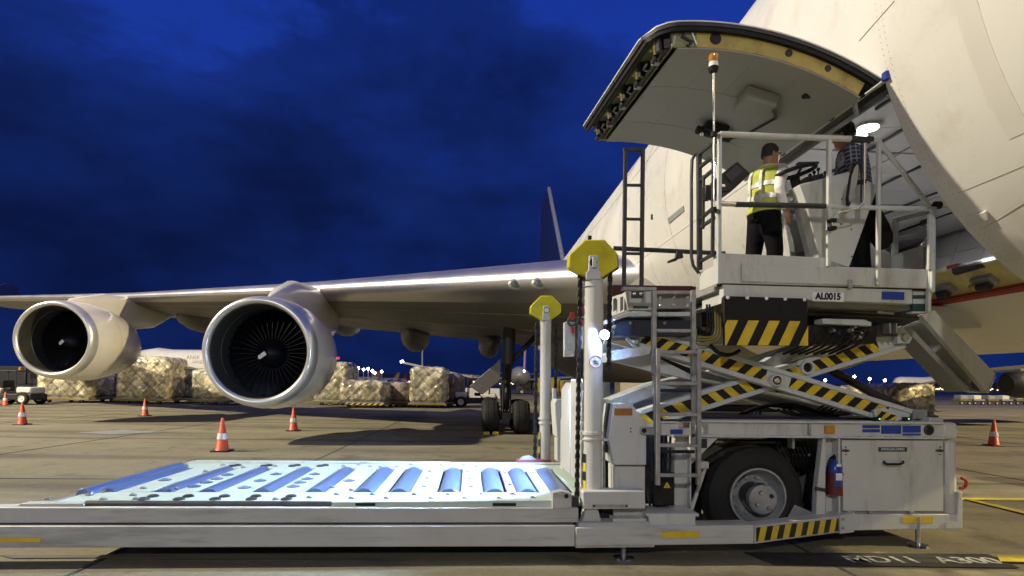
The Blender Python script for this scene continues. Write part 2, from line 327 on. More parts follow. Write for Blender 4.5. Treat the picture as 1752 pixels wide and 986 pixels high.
    def build(self, name, parent=None, bevel=0.0, smooth=True, ang=35, seg=2, kind=None, label=None):
        o_ = org(parent); me = bpy.data.meshes.new(name)
        me.from_pydata([p - o_ for p in self.v], [], self.f); me.update()
        for m in self.ms: me.materials.append(m)
        me.polygons.foreach_set('material_index', self.mi)
        me.polygons.foreach_set('use_smooth', [smooth] * len(self.f))
        if smooth: me.set_sharp_from_angle(angle=math.radians(ang))
        import bmesh
        bm = bmesh.new(); bm.from_mesh(me); bmesh.ops.recalc_face_normals(bm, faces=bm.faces); bm.to_mesh(me); bm.free()
        o = bpy.data.objects.new(name, me); COL.objects.link(o)
        if parent is not None: o.parent = parent
        if bevel:
            b = o.modifiers.new('edge', 'BEVEL'); b.width = bevel; b.segments = seg; b.limit_method = 'ANGLE'; b.angle_limit = math.radians(40)
        if kind: o['kind'] = kind
        if label: o['label'] = label
        return o
def twin(o, off, parent=None, rot=None):   # one more of an alike part, sharing the mesh
    c = o.copy(); COL.objects.link(c); c.parent = parent or o.parent; c.location = o.location + Vector(off); return c
def copy_tree(o, parent=None):
    c = o.copy(); COL.objects.link(c)
    if parent is not None: c.parent = parent
    for ch in list(o.children): copy_tree(ch, c)
    return c
def text(name, body, c, size, m, parent, right=RX, up=ZX, ext=0.0015, off=0.0, sx=1.0, shear=0):
    cu = bpy.data.curves.new(name, 'FONT'); cu.body = body; cu.size = size; cu.align_x = 'CENTER'; cu.align_y = 'CENTER'
    cu.extrude = ext; cu.offset = off; cu.materials.append(m)
    tmp = bpy.data.objects.new(name + '_curve', cu); me = bpy.data.meshes.new_from_object(tmp); me.name = name
    if not me.materials: me.materials.append(m)
    bpy.data.objects.remove(tmp)
    o = bpy.data.objects.new(name, me); COL.objects.link(o); o.parent = parent
    nrm = right.cross(up); c = Vector(c) - org(parent)
    r = right * sx
    o.matrix_local = Matrix(((r.x, up.x, nrm.x, c.x), (r.y, up.y, nrm.y, c.y), (r.z, up.z, nrm.z, c.z), (0, 0, 0, 1)))
    return o
def arc(c, ex, ey, r, t0, t1, n):
    return [Vector(c) + ex * (r * cos(t0 + (t1 - t0) * i / n)) + ey * (r * sin(t0 + (t1 - t0) * i / n)) for i in range(n + 1)]
def bezier(p0, p1, p2, p3, n=10):
    p0, p1, p2, p3 = map(Vector, (p0, p1, p2, p3))
    return [p0 * (1 - t) ** 3 + p1 * 3 * t * (1 - t) ** 2 + p2 * 3 * t * t * (1 - t) + p3 * t ** 3 for t in (i / n for i in range(n + 1))]

# ================================================================== THE GROUND
gb = MB(concm); gb.add([(-3000, -400, 0), (3000, -400, 0), (3000, 5000, 0), (-3000, 5000, 0)], [[0, 1, 2, 3]])
apron = gb.build('apron', smooth=False); tag(apron, kind='structure')
jd = (G(690, 718) - G(114, 986)).normalized(); jn = Vector((jd.y, -jd.x, 0)); j0 = G(114, 986)
for k in range(-12, 14):                   # sealed joints between the concrete slabs
    p = j0 + jn * (6.4 * k)
    MB(jointm).bar(p - jd * 40 + ZX * .002, p + jd * 130 + ZX * .002, 0.035, 0.008).build('slab_joint', apron)
for k in range(-2, 12):
    p = j0 + jd * (4.6 + 6.4 * k)
    MB(jointm).bar(p - jn * 80 + ZX * .001, p + jn * 90 + ZX * .001, 0.035, 0.008).build('slab_joint', apron)
def gpatch(name, px, m, z=0.008):
    return MB(m).prism([G(x, y) + ZX * z for x, y in px], Vector((0, 0, 0.004))).build(name, apron, smooth=False)
gpatch('yellow_line', [(1640, 853), (1760, 854.5), (1760, 858), (1640, 856.5)], lineyel)
gpatch('yellow_line', [(1640, 853.5), (1652, 854), (1760, 878), (1760, 883)], lineyel, .013)
gpatch('yellow_line', [(1705, 954), (1790, 955), (1790, 967), (1712, 965)], lineyel, .020)
gpatch('black_ground_panel', [(1272, 947), (1690, 950), (1745, 974), (1325, 968)], blackpatch)
gt_c = G(1515, 961); gr = (G(1620, 962) - G(1410, 960)).normalized(); gu = Vector((-gr.y, gr.x, 0))
tl = (G(1678, 962.5) - G(1478, 960)).length
text('ground_lettering', 'MD11  A300', (G(1478, 961) + G(1678, 962)) / 2 + ZX * .016, 0.27, whiteg, apron, gr, gu, .001, .004, sx=1.0)
# old rubber marks and repaired slabs
gpatch('repaired_slab', [(130, 741), (210, 736), (283, 740), (190, 744)], midgrey, .006)
for pts in ([(0, 952), (260, 951), (330, 955), (20, 957)], [(250, 958), (640, 957), (700, 960), (280, 961)]):
    gpatch('repaired_slab', pts, pbr('slab_patch', (0.13, 0.125, 0.11), 0.8, var=.25, scale=5), .006)

# ================================================================== THE AIRCRAFT
ac = thing('cargo_aircraft', AC(20, 0, 0), 'huge white four engined cargo jet with its side cargo door swung open', 'aircraft')
a_n = sum(surf(x, y)[0] for x, y in [(1530, 130), (1585, 290), (1640, 385), (1740, 490)]) / 4
ph0 = surf(1530, 130)[1]; ph1 = surf(1740, 492)[1]
fc = V(1115, 45, a_n); fl, fz = fc.dot(RX), fc.z
a_f = surf(1296, 280)[0]; RC = .30; fc2 = V(1000, 219, a_f)
print('door', a_n, a_f, math.degrees(ph0), math.degrees(ph1), fl, fz)
phs = [ph1 + (ph0 - ph1) * i / 12 for i in range(13)]
phi_list = phs + [ph0 + (2 * pi - (ph0 - ph1)) * i / 60 for i in range(1, 60)]
def taper(a):                               # (radius, centre height) along the body
    if a < 1.0:
        t = min((1.0 - a) / 9.0, 1); return FR * math.sqrt(max(1 - t * t, 0.0004)), FZ - 0.9 * t * t
    if a > 33:
        t = min((a - 33) / 24.0, 1); return FR * (1 - 0.93 * t ** 1.35), FZ + 1.9 * t ** 1.3
    return FR, FZ
a_list = [-8, -7.5, -6.5, -5, -3, -1, 1, 3, a_n] + [a_n + (a_f - a_n) * i / 4 for i in range(1, 5)] + [a_f + 1.5, 11, 13, 16, 20, 25, 29, 33, 36, 40, 44, 48, 52, 55, 57]
hb = MB(fuse); n = len(phi_list)
for a in a_list:
    r, zc = taper(a)
    hb.v += [AC(a, -r * cos(p), zc + r * sin(p)) for p in phi_list]
for i in range(len(a_list) - 1):
    for k in range(n):
        if k < 12 and a_list[i] >= a_n - 1e-6 and a_list[i + 1] <= a_f + 1e-6: continue
        hb.f.append([i * n + k, (i + 1) * n + k, (i + 1) * n + (k + 1) % n, i * n + (k + 1) % n]); hb.mi.append(0)
fus = hb.build('fuselage', ac, ang=50)
def cyl_patch(mb, a0, a1, p0, p1, r0, r1, na=2, np_=14):
    outer = []; 
    for i in range(na + 1):
        for j in range(np_ + 1): outer.append(ACP(a0 + (a1 - a0) * i / na, p0 + (p1 - p0) * j / np_, r1))
    inner = [ACP(a0 + (a1 - a0) * i / na, p0 + (p1 - p0) * j / np_, r0) for i in range(na + 1) for j in range(np_ + 1)]
    w = np_ + 1; fs = [[i * w + j, (i + 1) * w + j, (i + 1) * w + j + 1, i * w + j + 1] for i in range(na) for j in range(np_)]
    b = len(outer); fs += [[b + q for q in reversed(f)] for f in fs]
    edge = [j for j in range(w)] + [i * w + np_ for i in range(1, na + 1)] + [na * w + j for j in range(np_ - 1, -1, -1)] + [i * w for i in range(na - 1, 0, -1)]
    for q in range(len(edge)):
        x, y = edge[q], edge[(q + 1) % len(edge)]; fs.append([x, y, y + b, x + b])
    return mb.add(outer + inner, fs)
# faded livery band, seams, vents and stains on the skin
ab0 = surf(1647, 60)[0]; ab1 = surf(1690, 60)[0]
cyl_patch(MB(fuseband), min(ab0, ab1), max(ab0, ab1), -0.60, 1.2, FR - .01, FR + .003, 1, 40).build('livery_band', fus, ang=60)
ab2 = surf(1752, 60)[0]
cyl_patch(MB(fuseband), ab2 - .5, ab2 + .02, -0.30, 0.4, FR - .01, FR + .003, 1, 24).build('livery_band', fus, ang=60)
seam = pbr('panel_seam_grey', (0.34, 0.325, 0.30), 0.6, var=.2)
def seam_line(a0, p0, a1, p1, k=14, r=.0035):
    MB(seam).tube([ACP(a0 + (a1 - a0) * i / k, p0 + (p1 - p0) * i / k, FR + .0005) for i in range(k + 1)], r, 5).build('panel_seam', fus)
for a in (8.9, 10.4, 11.9, 13.6): seam_line(a, -1.1, a, 1.3, 30)
for p in (0.30, 0.62, -0.32): seam_line(a_f + .3, p, 30, p, 8, .005)
for p in (0.30, 0.72): seam_line(3, p, a_n - .02, p, 4, .004)
for px in ([(1640, 330), (1752, 284)], [(1684, 390), (1752, 348)], [(1470, 70), (1530, 2)]):
    s0, s1 = surf(*px[0]), surf(*px[1]); seam_line(s0[0], s0[1], s1[0], s1[1], 8, .003)
def rivets(a0, p0, a1, p1, n, nm='rivet_row'):
    m = MB(seam)
    for i in range(n):
        a, p = a0 + (a1 - a0) * i / (n - 1), p0 + (p1 - p0) * i / (n - 1); q = ACP(a, p, FR); nr = (q - AC(a, 0, FZ)).normalized(); e = nr.cross(AX)
        m.add([q + nr * .002 + (AX * sx + e * sy) * .0042 for sx, sy in ((-1, -1), (1, -1), (1, 1), (-1, 1))], [[0, 1, 2, 3]])
    m.build(nm, fus, smooth=False, kind='stuff')
for p in (.30, .62, -.32): rivets(a_f + .3, p + .022, 14, p + .022, 90); rivets(a_f + .3, p - .022, 14, p - .022, 90)
for a in (8.9, 10.4, 11.9): rivets(a - .06, -1.0, a - .06, .9, 90); rivets(a + .06, -1.0, a + .06, .9, 90)
for q in (.06, .12): rivets(a_n - q, -.95, a_n - q, .6, 90)
rivets(a_f + .1, -.95, a_f + .1, -.2, 50)
for p in (.30, .72): rivets(3.2, p + .02, a_n, p + .02, 36)
def skin_poly(name, px, m, dpt=.006):
    ps = [surf(*q) for q in px]; nrm = (ps[0][2] - AC(ps[0][0], 0, FZ)).normalized()
    return MB(m).prism([q[2] - nrm * .02 for q in ps], nrm * (.02 + dpt)).build(name, fus, smooth=False)
skin_poly('vent_slot', [(1143, 374), (1170, 352), (1171, 361), (1145, 383)], midgrey, .012)
skin_poly('drain_hole', [(1114, 367), (1117, 367), (1117, 376), (1114, 376)], blackp)
skin_poly('stain', [(1152, 246), (1160, 232), (1166, 236), (1155, 254)], stainm, .003)
skin_poly('access_panel', [(1655, 372), (1688, 360), (1694, 372), (1660, 388)], fuseband, .03)
railm = pbr('grimy_hinge_rail', (0.045, 0.038, 0.028), 0.75, var=.4, scale=9)
# opening frame: dark rails round the cut
fb = MB(darksteel)
cyl_patch(fb, a_n - .03, a_n - .001, ph1 - .02, ph0 + .02, FR - .16, FR - .004)
cyl_patch(fb, a_f + .001, a_f + .03, ph1 - .02, ph0 + .02, FR - .16, FR - .004)
fb.build('door_frame', fus)
for k, (dp, rr) in enumerate([(0.0, .17), (.06, .24), (.13, .30)]):      # hinge rails above the opening
    MB(railm).bar(ACP(a_n - .02, ph0 + dp, FR - rr + .02), ACP(a_f + .05, ph0 + dp, FR - rr + .02), .07, .07).build('hinge_rail', fus, .006)
# sill: primer plate with three roller latches over a red rubber edge
sl = lambda a, q, dz=0: ACP(a, ph1 + q, FR + .0) + ZX * dz
sillm = pbr('sill_cream_primer', (0.62, 0.54, 0.24), 0.45, var=.15, scale=7, dirt=(.25, .2, .1), damt=.7, dscale=8)
sm_ = MB(sillm); cyl_patch(sm_, a_n + .03, a_f - .03, ph1 - .005, ph1 + .11, FR - .10, FR - .045, 2, 3); sm_.build('door_sill', fus, label='yellow primer door sill')
cyl_patch(MB(redm), a_n, a_f, ph1 - .018, ph1 - .001, FR - .10, FR + .012, 2, 2).build('sill_seal', fus)
for k in range(5):
    aa = a_n + .35 + k * .48
    lb = MB(galv); c = ACP(aa, ph1 + .045, FR - .03)
    rad = (c - AC(aa, 0, FZ)).normalized(); tg = rad.cross(AX)
    lb.box(c, AX * .11, rad * .035, tg * .06)
    lb.use(darksteel).tube([c + rad * .05 - AX * .06 + tg * .03, c + rad * .05 + AX * .07 + tg * .03], .04, 10)
    lb.use(brass).tube([c + rad * .04 + AX * .08, c + rad * .09 + AX * .08 - tg * .04], .02, 8)
    lb.build('sill_latch', fus, .006)
for k in range(2):
    aa = a_n + .55 + k * .75
    MB(maroon).use(redm).box(ACP(aa, ph1 + .11, FR - .09), AX * .07, RX * .03, ZX * .018).build('sill_handle', fus, .006)
for k in range(2):
    aa = a_n + .22 + k * .62
    MB(darksteel).tube([ACP(aa, ph1 + .10, FR - .06), ACP(aa + .32, ph1 + .10, FR - .06)], [.035, .05], 10).build('sill_roller', fus)
# cargo hold seen through the opening
hz0, hz1 = FZ + FR * sin(ph1) + .0, 4.74
hold = MB(darksteel)
hw = lambda z, r: math.sqrt(r * r - (z - FZ) ** 2)
a0h, a1h = 3.2, 19
hold.add([AC(a0h, -2.95, hz1 + .06), AC(a1h, -2.95, hz1 + .06), AC(a1h, 3.0, hz1 + .06), AC(a0h, 3.0, hz1 + .06)], [[0, 1, 2, 3]])
hold.use(holdm).add([AC(a0h, -hw(hz0, FR - .1), hz0 - .02), AC(a1h, -hw(hz0, FR - .1), hz0 - .02), AC(a1h, 1.75, hz0 - .02), AC(a0h, 1.75, hz0 - .02)], [[0, 1, 2, 3]])
hold.use(holdm).add([AC(a0h, -3.0, 2.3), AC(a0h, 3.1, 2.3), AC(a0h, 3.1, 5), AC(a0h, -3.0, 5)], [[0, 1, 2, 3]])
hold.add([AC(a1h, -3.0, 2.3), AC(a1h, 3.1, 2.3), AC(a1h, 3.1, 5), AC(a1h, -3.0, 5)], [[0, 1, 2, 3]])
hold = hold.build('cargo_hold', ac, smooth=False)
for i in range(22):                        # ceiling liner panels
    a = a0h + .05 + i * .71
    for u0, u1 in ((-2.6, -1.0), (-.97, .93), (.96, 2.95)):
        MB(holdm).box(AC(a + .34, (u0 + u1) / 2, hz1 + .02 + .006 * ((i * 7) % 3)), RX * ((u1 - u0) / 2), AX * .345, ZX * .012).build('ceiling_panel', hold, .004, seg=1)
    rs = [2.62 + (hz1 - 2.62) * j / 5 for j in range(6)]
    for j in range(5):                     # wall liner panels of the far side
        z0, z1 = rs[j], rs[j + 1]
        pts = [AC(a, hw(z0, 3.08), z0), AC(a + .69, hw(z0, 3.08), z0), AC(a + .69, hw(z1, 3.08), z1 - .02), AC(a, hw(z1, 3.08), z1 - .02)]
        MB(holdm).prism(pts, RX * .02).build('wall_panel', hold, smooth=False)
for x, y in ((1485, 218), (1466, 232)):
    p = G(x, y, hz1 - .015)
    MB(chrome).lathe([(0, .13), (.03, .13)], p - ZX * .012, ZX, 24, True).use(holdlamp).lathe([(0, .115), (.012, .115)], p - ZX * .02, ZX, 24, True).build('ceiling_lamp', hold)
    lamp('hold_light', 'AREA', p - ZX * .03, 34, (1.0, 0.985, 0.96), .22, p - ZX * 2)
for a in (7.6, 10.4, 13.2): lamp('hold_light', 'AREA', AC(a, 0, hz1 - .03), 52, (1.0, 0.985, 0.96), .22, AC(a, .01, 2))  # added lamps without fixtures, to brighten the deeper hold
for u in (-2.3, -1.5, -.4, .7, 1.8): MB(darksteel).box(AC(9, u, hz1 - .01), RX * .018, AX * 5.6, ZX * .012).build('ceiling_rail', hold)
# hold ceiling door track (dark ladder shape)
for dv in (0, .16): MB(darksteel).bar(AC(a_n + .35, -2.2 + dv * 2.2, hz1 - .02), AC(a_n + 1.35, -2.2 + dv * 2.2, hz1 - .02), .03, .03).build('ceiling_track', hold)

# --- the open cargo door: closed shape turned about its hinge line
hinge2 = (-FR * cos(ph0), FZ + FR * sin(ph0)); cl2 = (-FR * cos(ph1) - hinge2[0], FZ + FR * sin(ph1) - hinge2[1])
op2 = (fl - FD - hinge2[0], fz - hinge2[1])
rot = math.atan2(op2[1], op2[0]) - math.atan2(cl2[1], cl2[0])
kx = math.hypot(*op2) / math.hypot(*cl2)
op3 = (fc2.dot(RX) - FD - hinge2[0], fc2.z - hinge2[1]); rot2 = math.atan2(op3[1], op3[0]) - math.atan2(cl2[1], cl2[0]); kx2 = math.hypot(*op3) / math.hypot(*cl2); print(rot2, kx2,'door turn', math.degrees(rot), 'chord ratio', kx)
def DP(a, t, dep):                         # t 0 hinge .. 1 free edge, dep inward from the skin
    q_ = max(0.0, min(1.0, (t - (1 - RC / 2.6)) / (RC / 2.6))); am = a_n + RC * (1 - math.sqrt(1 - q_ * q_)) * .9; a = am + (a - a_n) / (a_f - a_n) * (a_f - am)
    ph = ph0 + (ph1 - ph0) * t; r = FR - dep
    u, z = -r * cos(ph) - hinge2[0], FZ + r * sin(ph) - hinge2[1]
    q = (a - a_n) / (a_f - a_n); an, kq = rot + (rot2 - rot) * q, kx + (kx2 - kx) * q
    c, s = cos(an), sin(an)
    return AC(a, hinge2[0] + (u * c - z * s) * kq - .02, hinge2[1] + (u * s + z * c) * kq + .03)
def dpatch(mb, a0, a1, t0, t1, d0, d1, na=2, nt=26):
    w = nt + 1
    o = [DP(a0 + (a1 - a0) * i / na, t0 + (t1 - t0) * j / nt, d0) for i in range(na + 1) for j in range(w)]
    q = [DP(a0 + (a1 - a0) * i / na, t0 + (t1 - t0) * j / nt, d1) for i in range(na + 1) for j in range(w)]
    b = len(o); fs = [[i * w + j, (i + 1) * w + j, (i + 1) * w + j + 1, i * w + j + 1] for i in range(na) for j in range(nt)]
    fs += [[b + x for x in reversed(f)] for f in fs]
    e = [j for j in range(w)] + [i * w + nt for i in range(1, na + 1)] + [na * w + j for j in range(nt - 1, -1, -1)] + [i * w for i in range(na - 1, 0, -1)]
    for k in range(len(e)):
        x, y = e[k], e[(k + 1) % len(e)]; fs.append([x, y, y + b, x + b])
    return mb.add(o + q, fs)
dd = MB(fuse); dpatch(dd, a_n, a_f, 0, 1, 0, .012)
dd.use(darksteel); dpatch(dd, a_n + .003, a_f - .003, 0.005, .997, .0125, .045)
door = dd.build('cargo_door', ac, ang=50)
for q0, q1, q2 in ((a_n + .05, a_n + .085, .80), (a_f - .085, a_f - .05, .93)):
    sd = MB(yprimer); dpatch(sd, q0, q1, .05, q2, .045, .215); sd.build('door_edge_web', door, label='yellow primer edge web')
ls = MB(liner); dpatch(ls, a_n + .055, a_f - .04, .035, .885, .216, .228, 2, 18); ls.build('door_liner', door, ang=60)
for t in (.30, .52, .70): dpatch(MB(midgrey), a_n + .2, a_f - .1, t, t + .003, .2275, .231, 1, 1).build('liner_seam', door)
for a in (a_n + .75, a_n + 1.6): dpatch(MB(midgrey), a, a + .006, .2, .88, .2275, .231, 1, 14).build('liner_seam', door)
sl_ = MB(black); dpatch(sl_, a_n + .012, a_n + .05, .02, .99, .046, .085); dpatch(sl_, a_n + .02, a_f - .02, .975, .99, .046, .09); sl_.build('door_seal', door)
for t, r in ((.72, .052), (.40, .034), (.22, .03)):
    c = DP(a_n + .049, t, .13); MB(blackp).lathe([(0, r), (.004, r)], c - AX * .003, AX, 16, True).build('lightening_hole', door)
# free edge: primer web with pockets, latch hooks and rods
fe = MB(primer); dpatch(fe, a_n + .05, a_f - .05, .90, .905, .045, .205, 4, 1); dpatch(fe, a_n + .05, a_f - .05, .90, .965, .046, .06, 4, 2); fe.build('latch_web', door)
rnd = random.Random(3)
for k in range(9):
    a = a_n + .17 + k * (a_f - a_n - .34) / 8
    if k % 2 == 0:
        m = MB(blackp); dpatch(m, a - .09, a + .09, .907, .93, .06, .19, 1, 1); m.build('latch_pocket', door)
        m = MB(brass)
        m.tube([DP(a - .04, .93, .07), DP(a - .02, .95, .12), DP(a + .03, .945, .17)], [.02, .03, .014], 8)
        m.tube([DP(a + .02, .935, .12), DP(a + .09, .95, .10)], .014, 8)
        m.build('latch_hook', door)
        m = MB(darksteel); m.tube([DP(a - .07, .945, .05), DP(a - .07, .945, .2)], .03, 10); m.build('latch_roller', door); MB(darksteel).tube([DP(a + .07, .935, .17), DP(a + .13, .94, .2)], .022, 8).build('latch_pin', door)
    else:
        c = DP(a, .9065, .12); d = (DP(a, .91, .12) - DP(a, .89, .12)).normalized()
        MB(blackp).lathe([(0, .045), (.006, .045)], c, d, 14, True).build('lightening_hole', door)
        m = MB(galv); m.tube([DP(a + .08, .93, .19), DP(a + .12, .94, .15), DP(a + .05, .935, .13)], .012, 7); m.box(DP(a - .09, .925, .185), AX * .03, RX * .03, ZX * .03); m.build('latch_link', door)
m = MB(darksteel); m.tube([DP(a_n + .1, .925, .198), DP(a_f - .1, .925, .198)], .014, 8); m.tube([DP(a_n + .1, .955, .062), DP(a_f - .1, .955, .062)], .012, 8); m.build('latch_rod', door)
# corner gear by the near edge
m = MB(darksteel); m.tube([DP(a_n + .06, .84, .06), DP(a_n + .06, .86, .12), DP(a_n + .06, .82, .17), DP(a_n + .06, .84, .21)], .02, 8)
m.use(galv).tube([DP(a_n + .07, .885, .08), DP(a_n + .07, .90, .19)], .018, 8); m.tube([DP(a_n + .05, .80, .20), DP(a_n + .05, .82, .08)], .012, 8); m.use(primer); dpatch(m, a_n + .055, a_n + .07, .80, .90, .046, .21, 1, 3); m.build('corner_mechanism', door)
# actuator cover, cable and camera on the liner
p0 = DP(a_n + .62, .40, .23); u_ = (DP(a_n + .62, .50, .23) - p0).normalized(); w_ = (DP(a_n + .62, .40, .36) - p0).normalized()
m = MB(liner); m.prism([p0 - AX * .13 - u_ * .22, p0 + AX * .15 - u_ * .22, p0 + AX * .19 + u_ * .10, p0 - AX * .15 + u_ * .12], w_ * .13); m.build('actuator_cover', door, .03, label='pale moulded actuator cover')
MB(darksteel).tube([p0 - AX * .05 - u_ * .2 + w_ * .1, p0 + AX * .2 - u_ * .36 + w_ * .05, p0 + AX * .7 - u_ * .28 + w_ * .03, p0 + AX * 1.1 - u_ * .05 + w_ * .02], .014, 7).build('door_cable', door)
p1 = DP(a_n + 1.35, .42, .24)
m = MB(blackp); m.box(p1 + w_ * .06, AX * .09, u_ * .13, w_ * .05); m.tube([p1 + w_ * .1 - u_ * .2, p1 + w_ * .1 + u_ * .2], .045, 10); m.use(chrome).ball(p1 + w_ * .12 + u_ * .13, .035); m.build('door_lock_motor', door, .01)
for k in range(4):
    a = a_n + .22 + k * .45; MB(railm).bar(DP(a, .0, .06), DP(a, .10, .20), .06, .03).build('hinge_arm', door, .005)
m = MB(midgrey); m.tube([DP(a_n + .12, .20, .05), DP(a_n + .14, .07, .12), DP(a_n + .25, -.02, .22), DP(a_n + .7, .0, .30)], .025, 8); m.build('door_hose', door)
MB(darksteel).tube([DP(a_n + .35, .22, .24), ACP(a_n + .5, ph0 + .02, FR - .4)], [.03, .022], 10).build('door_strut', door)
MB(bluelab).box(ACP(a_n - .04, ph0 + .012, FR + .01), AX * .03, RX * .02, ZX * .035).build('hinge_tape', door)

# --- wing
ei = Yp(440, 601, 14.0); eo = Yp(88, 580, 20.0)
li, vi, zi = lvz(ei); lo, vo, zo = lvz(eo)
def atl(px, py, l):
    d = ray(px, py); return EYE + d * (l / d.dot(RX))
r0 = surf(1092, 470); LEi = lvz(atl(540, 490, li)); LEo = lvz(atl(213, 505, lo))
slope = (LEo[1] - LEi[1]) / (li - lo)
l_t = -FD * 0 + (FD - 33.2); d = ray(18, 515); tv = None
LEt = (l_t, LEo[1] + (lo - l_t) * slope, 0)
print('wing', 'root', r0[0], r0[2], 'in', LEi, 'out', LEo, 'slope', slope, 'tip', LEt, 'eng', lvz(ei), lvz(eo))
# stations: (l, LE v, LE z, chord, TE z, thickness)
lr = FD - 3.0
ST = [(FD - .5, r0[0] - 1.6, 3.95, 16.5, 3.25, .13), (lr, r0[0] - .1, 4.05, 15.0, 3.35, .125), (li, LEi[1], LEi[2] - .10, 9.3, LEi[2] - .55, .11), (lo, LEo[1], LEo[2] - .07, 6.2, LEo[2] - .32, .10), (l_t, LEt[1], LEo[2] + .66, 3.6, LEo[2] + .52, .095)]
def wsec(l):
    for A_, B_ in zip(ST, ST[1:]):
        if l >= B_[0] - 1e-6:
            t = (l - A_[0]) / (B_[0] - A_[0]); return [x + (y - x) * t for x, y in zip(A_, B_)]
    return ST[-1]
def yt(x, t): return 5 * t * (.2969 * math.sqrt(max(x, 0)) - .126 * x - .3516 * x * x + .2843 * x ** 3 - .1036 * x ** 4)
def wpt(l, x, side, off=0.0, mir=1):
    l_, v0, z0, c, zt, t = wsec(l)
    z = z0 + (zt - z0) * x + .02 * c * (x * (1 - x)) + side * (yt(x, t) * c * (1.1 if side > 0 else .9) + off)
    return LW(FD + mir * (l - FD), v0 + c * x - (off if x < .02 else 0), z)
XS = [1, .9, .75, .6, .45, .3, .2, .12, .07, .04, .02, .008, .002, 0]
for mir in (1, -1):
    wm = MB(wingm); ls_ = [FD - .5, lr, lr - 2.5, lr - 5, li, li - 3, li - 6, lo, lo - 4, lo - 8, l_t]
    wm.loft([[wpt(l, x, 1, 0, mir) for x in XS] + [wpt(l, x, -1, 0, mir) for x in reversed(XS[:-1])] for l in ls_])
    wing = wm.build('wing', ac, ang=40)
    le = MB(wingle); XL = [.07, .045, .025, .012, .004, .001, 0]
    le.loft([[wpt(l, x, 1, .006, mir) for x in XL] + [wpt(l, x * .8, -1, .006, mir) for x in reversed(XL[:-1])] for l in ls_[1:]], closed=False, caps=False)
    le.build('leading_edge', wing, ang=60)
    if mir == 1: wing_s = wing
# slat and flap seams under the wing, landing lights, track fairings, winglet
for x in (.13, .30, .62, .78):
    MB(seam).tube([wpt(l, x, -1, .004) for l in [lr - .3, lr - 3, li, li - 4, lo, lo - 6, l_t + .3]], .012, 5).build('wing_seam', wing_s)
for l in [lr - 1.8, lr - 3.6, lr - 5.4, li - 2, li - 4, li - 6, li - 8, lo - 3]:
    MB(seam).tube([wpt(l, x, -1, .004) for x in (.08, .2, .35, .5, .7, .95)], .010, 5).build('wing_seam', wing_s)
for pxx, pyy in ((882, 488), (922, 488)):
    best = None
    for i in range(200):
        l = lr - 5 * i / 200; p = wpt(l, 0.004, -1)
        q = (p - EYE); xx = CX + FPX * q.dot(RT) / q.dot(FW)
        if best is None or abs(xx - pxx) < best[0]: best = (abs(xx - pxx), l)
    l = best[1]; p = wpt(l, 0.002, -1, .015)
    m = MB(galv).ball(p + AX * .03, .20, .06, .15, ex=RX, ey=AX, ez=ZX); m.use(glass_l).ball(p + AX * .015, .165, .055, .115, ex=RX, ey=AX, ez=ZX); m.build('landing_light', wing_s)
def canoe(px, py, Y, r, ln, hz=1.25):
    c = Yp(px, py, Y); prof = [(-ln * .42, .03), (-ln * .38, .35), (-ln * .28, .70), (-ln * .12, .95), (0, 1), (ln * .2, .9), (ln * .4, .6), (ln * .6, .1)]
    m = MB(wingm); m.loft([[c + AX * h + RX * (r * q * cos(2 * pi * k / 18)) + ZX * (r * q * hz * sin(2 * pi * k / 18) + h * .02) for k in range(18)] for h, q in prof]); m.build('flap_fairing', wing_s, ang=60)
canoe(711, 574, 26.0, .60, 7); canoe(837, 590, 24.0, .44, 6); canoe(350, 545, 29.0, .8, 6, .9); canoe(590, 553, 28, .5, 6)
tp = wsec(l_t)
wl = [(0.4, 0.0), (2.2, 1.0), (3.0, 1.35), (3.9, 1.3), (3.7, 0.0)]
MB(finm).prism([LW(l_t - .1 - .25 * z, tp[1] + a, tp[2] - .05 + z) for a, z in wl], RX * .08).build('winglet', wing_s, .03)

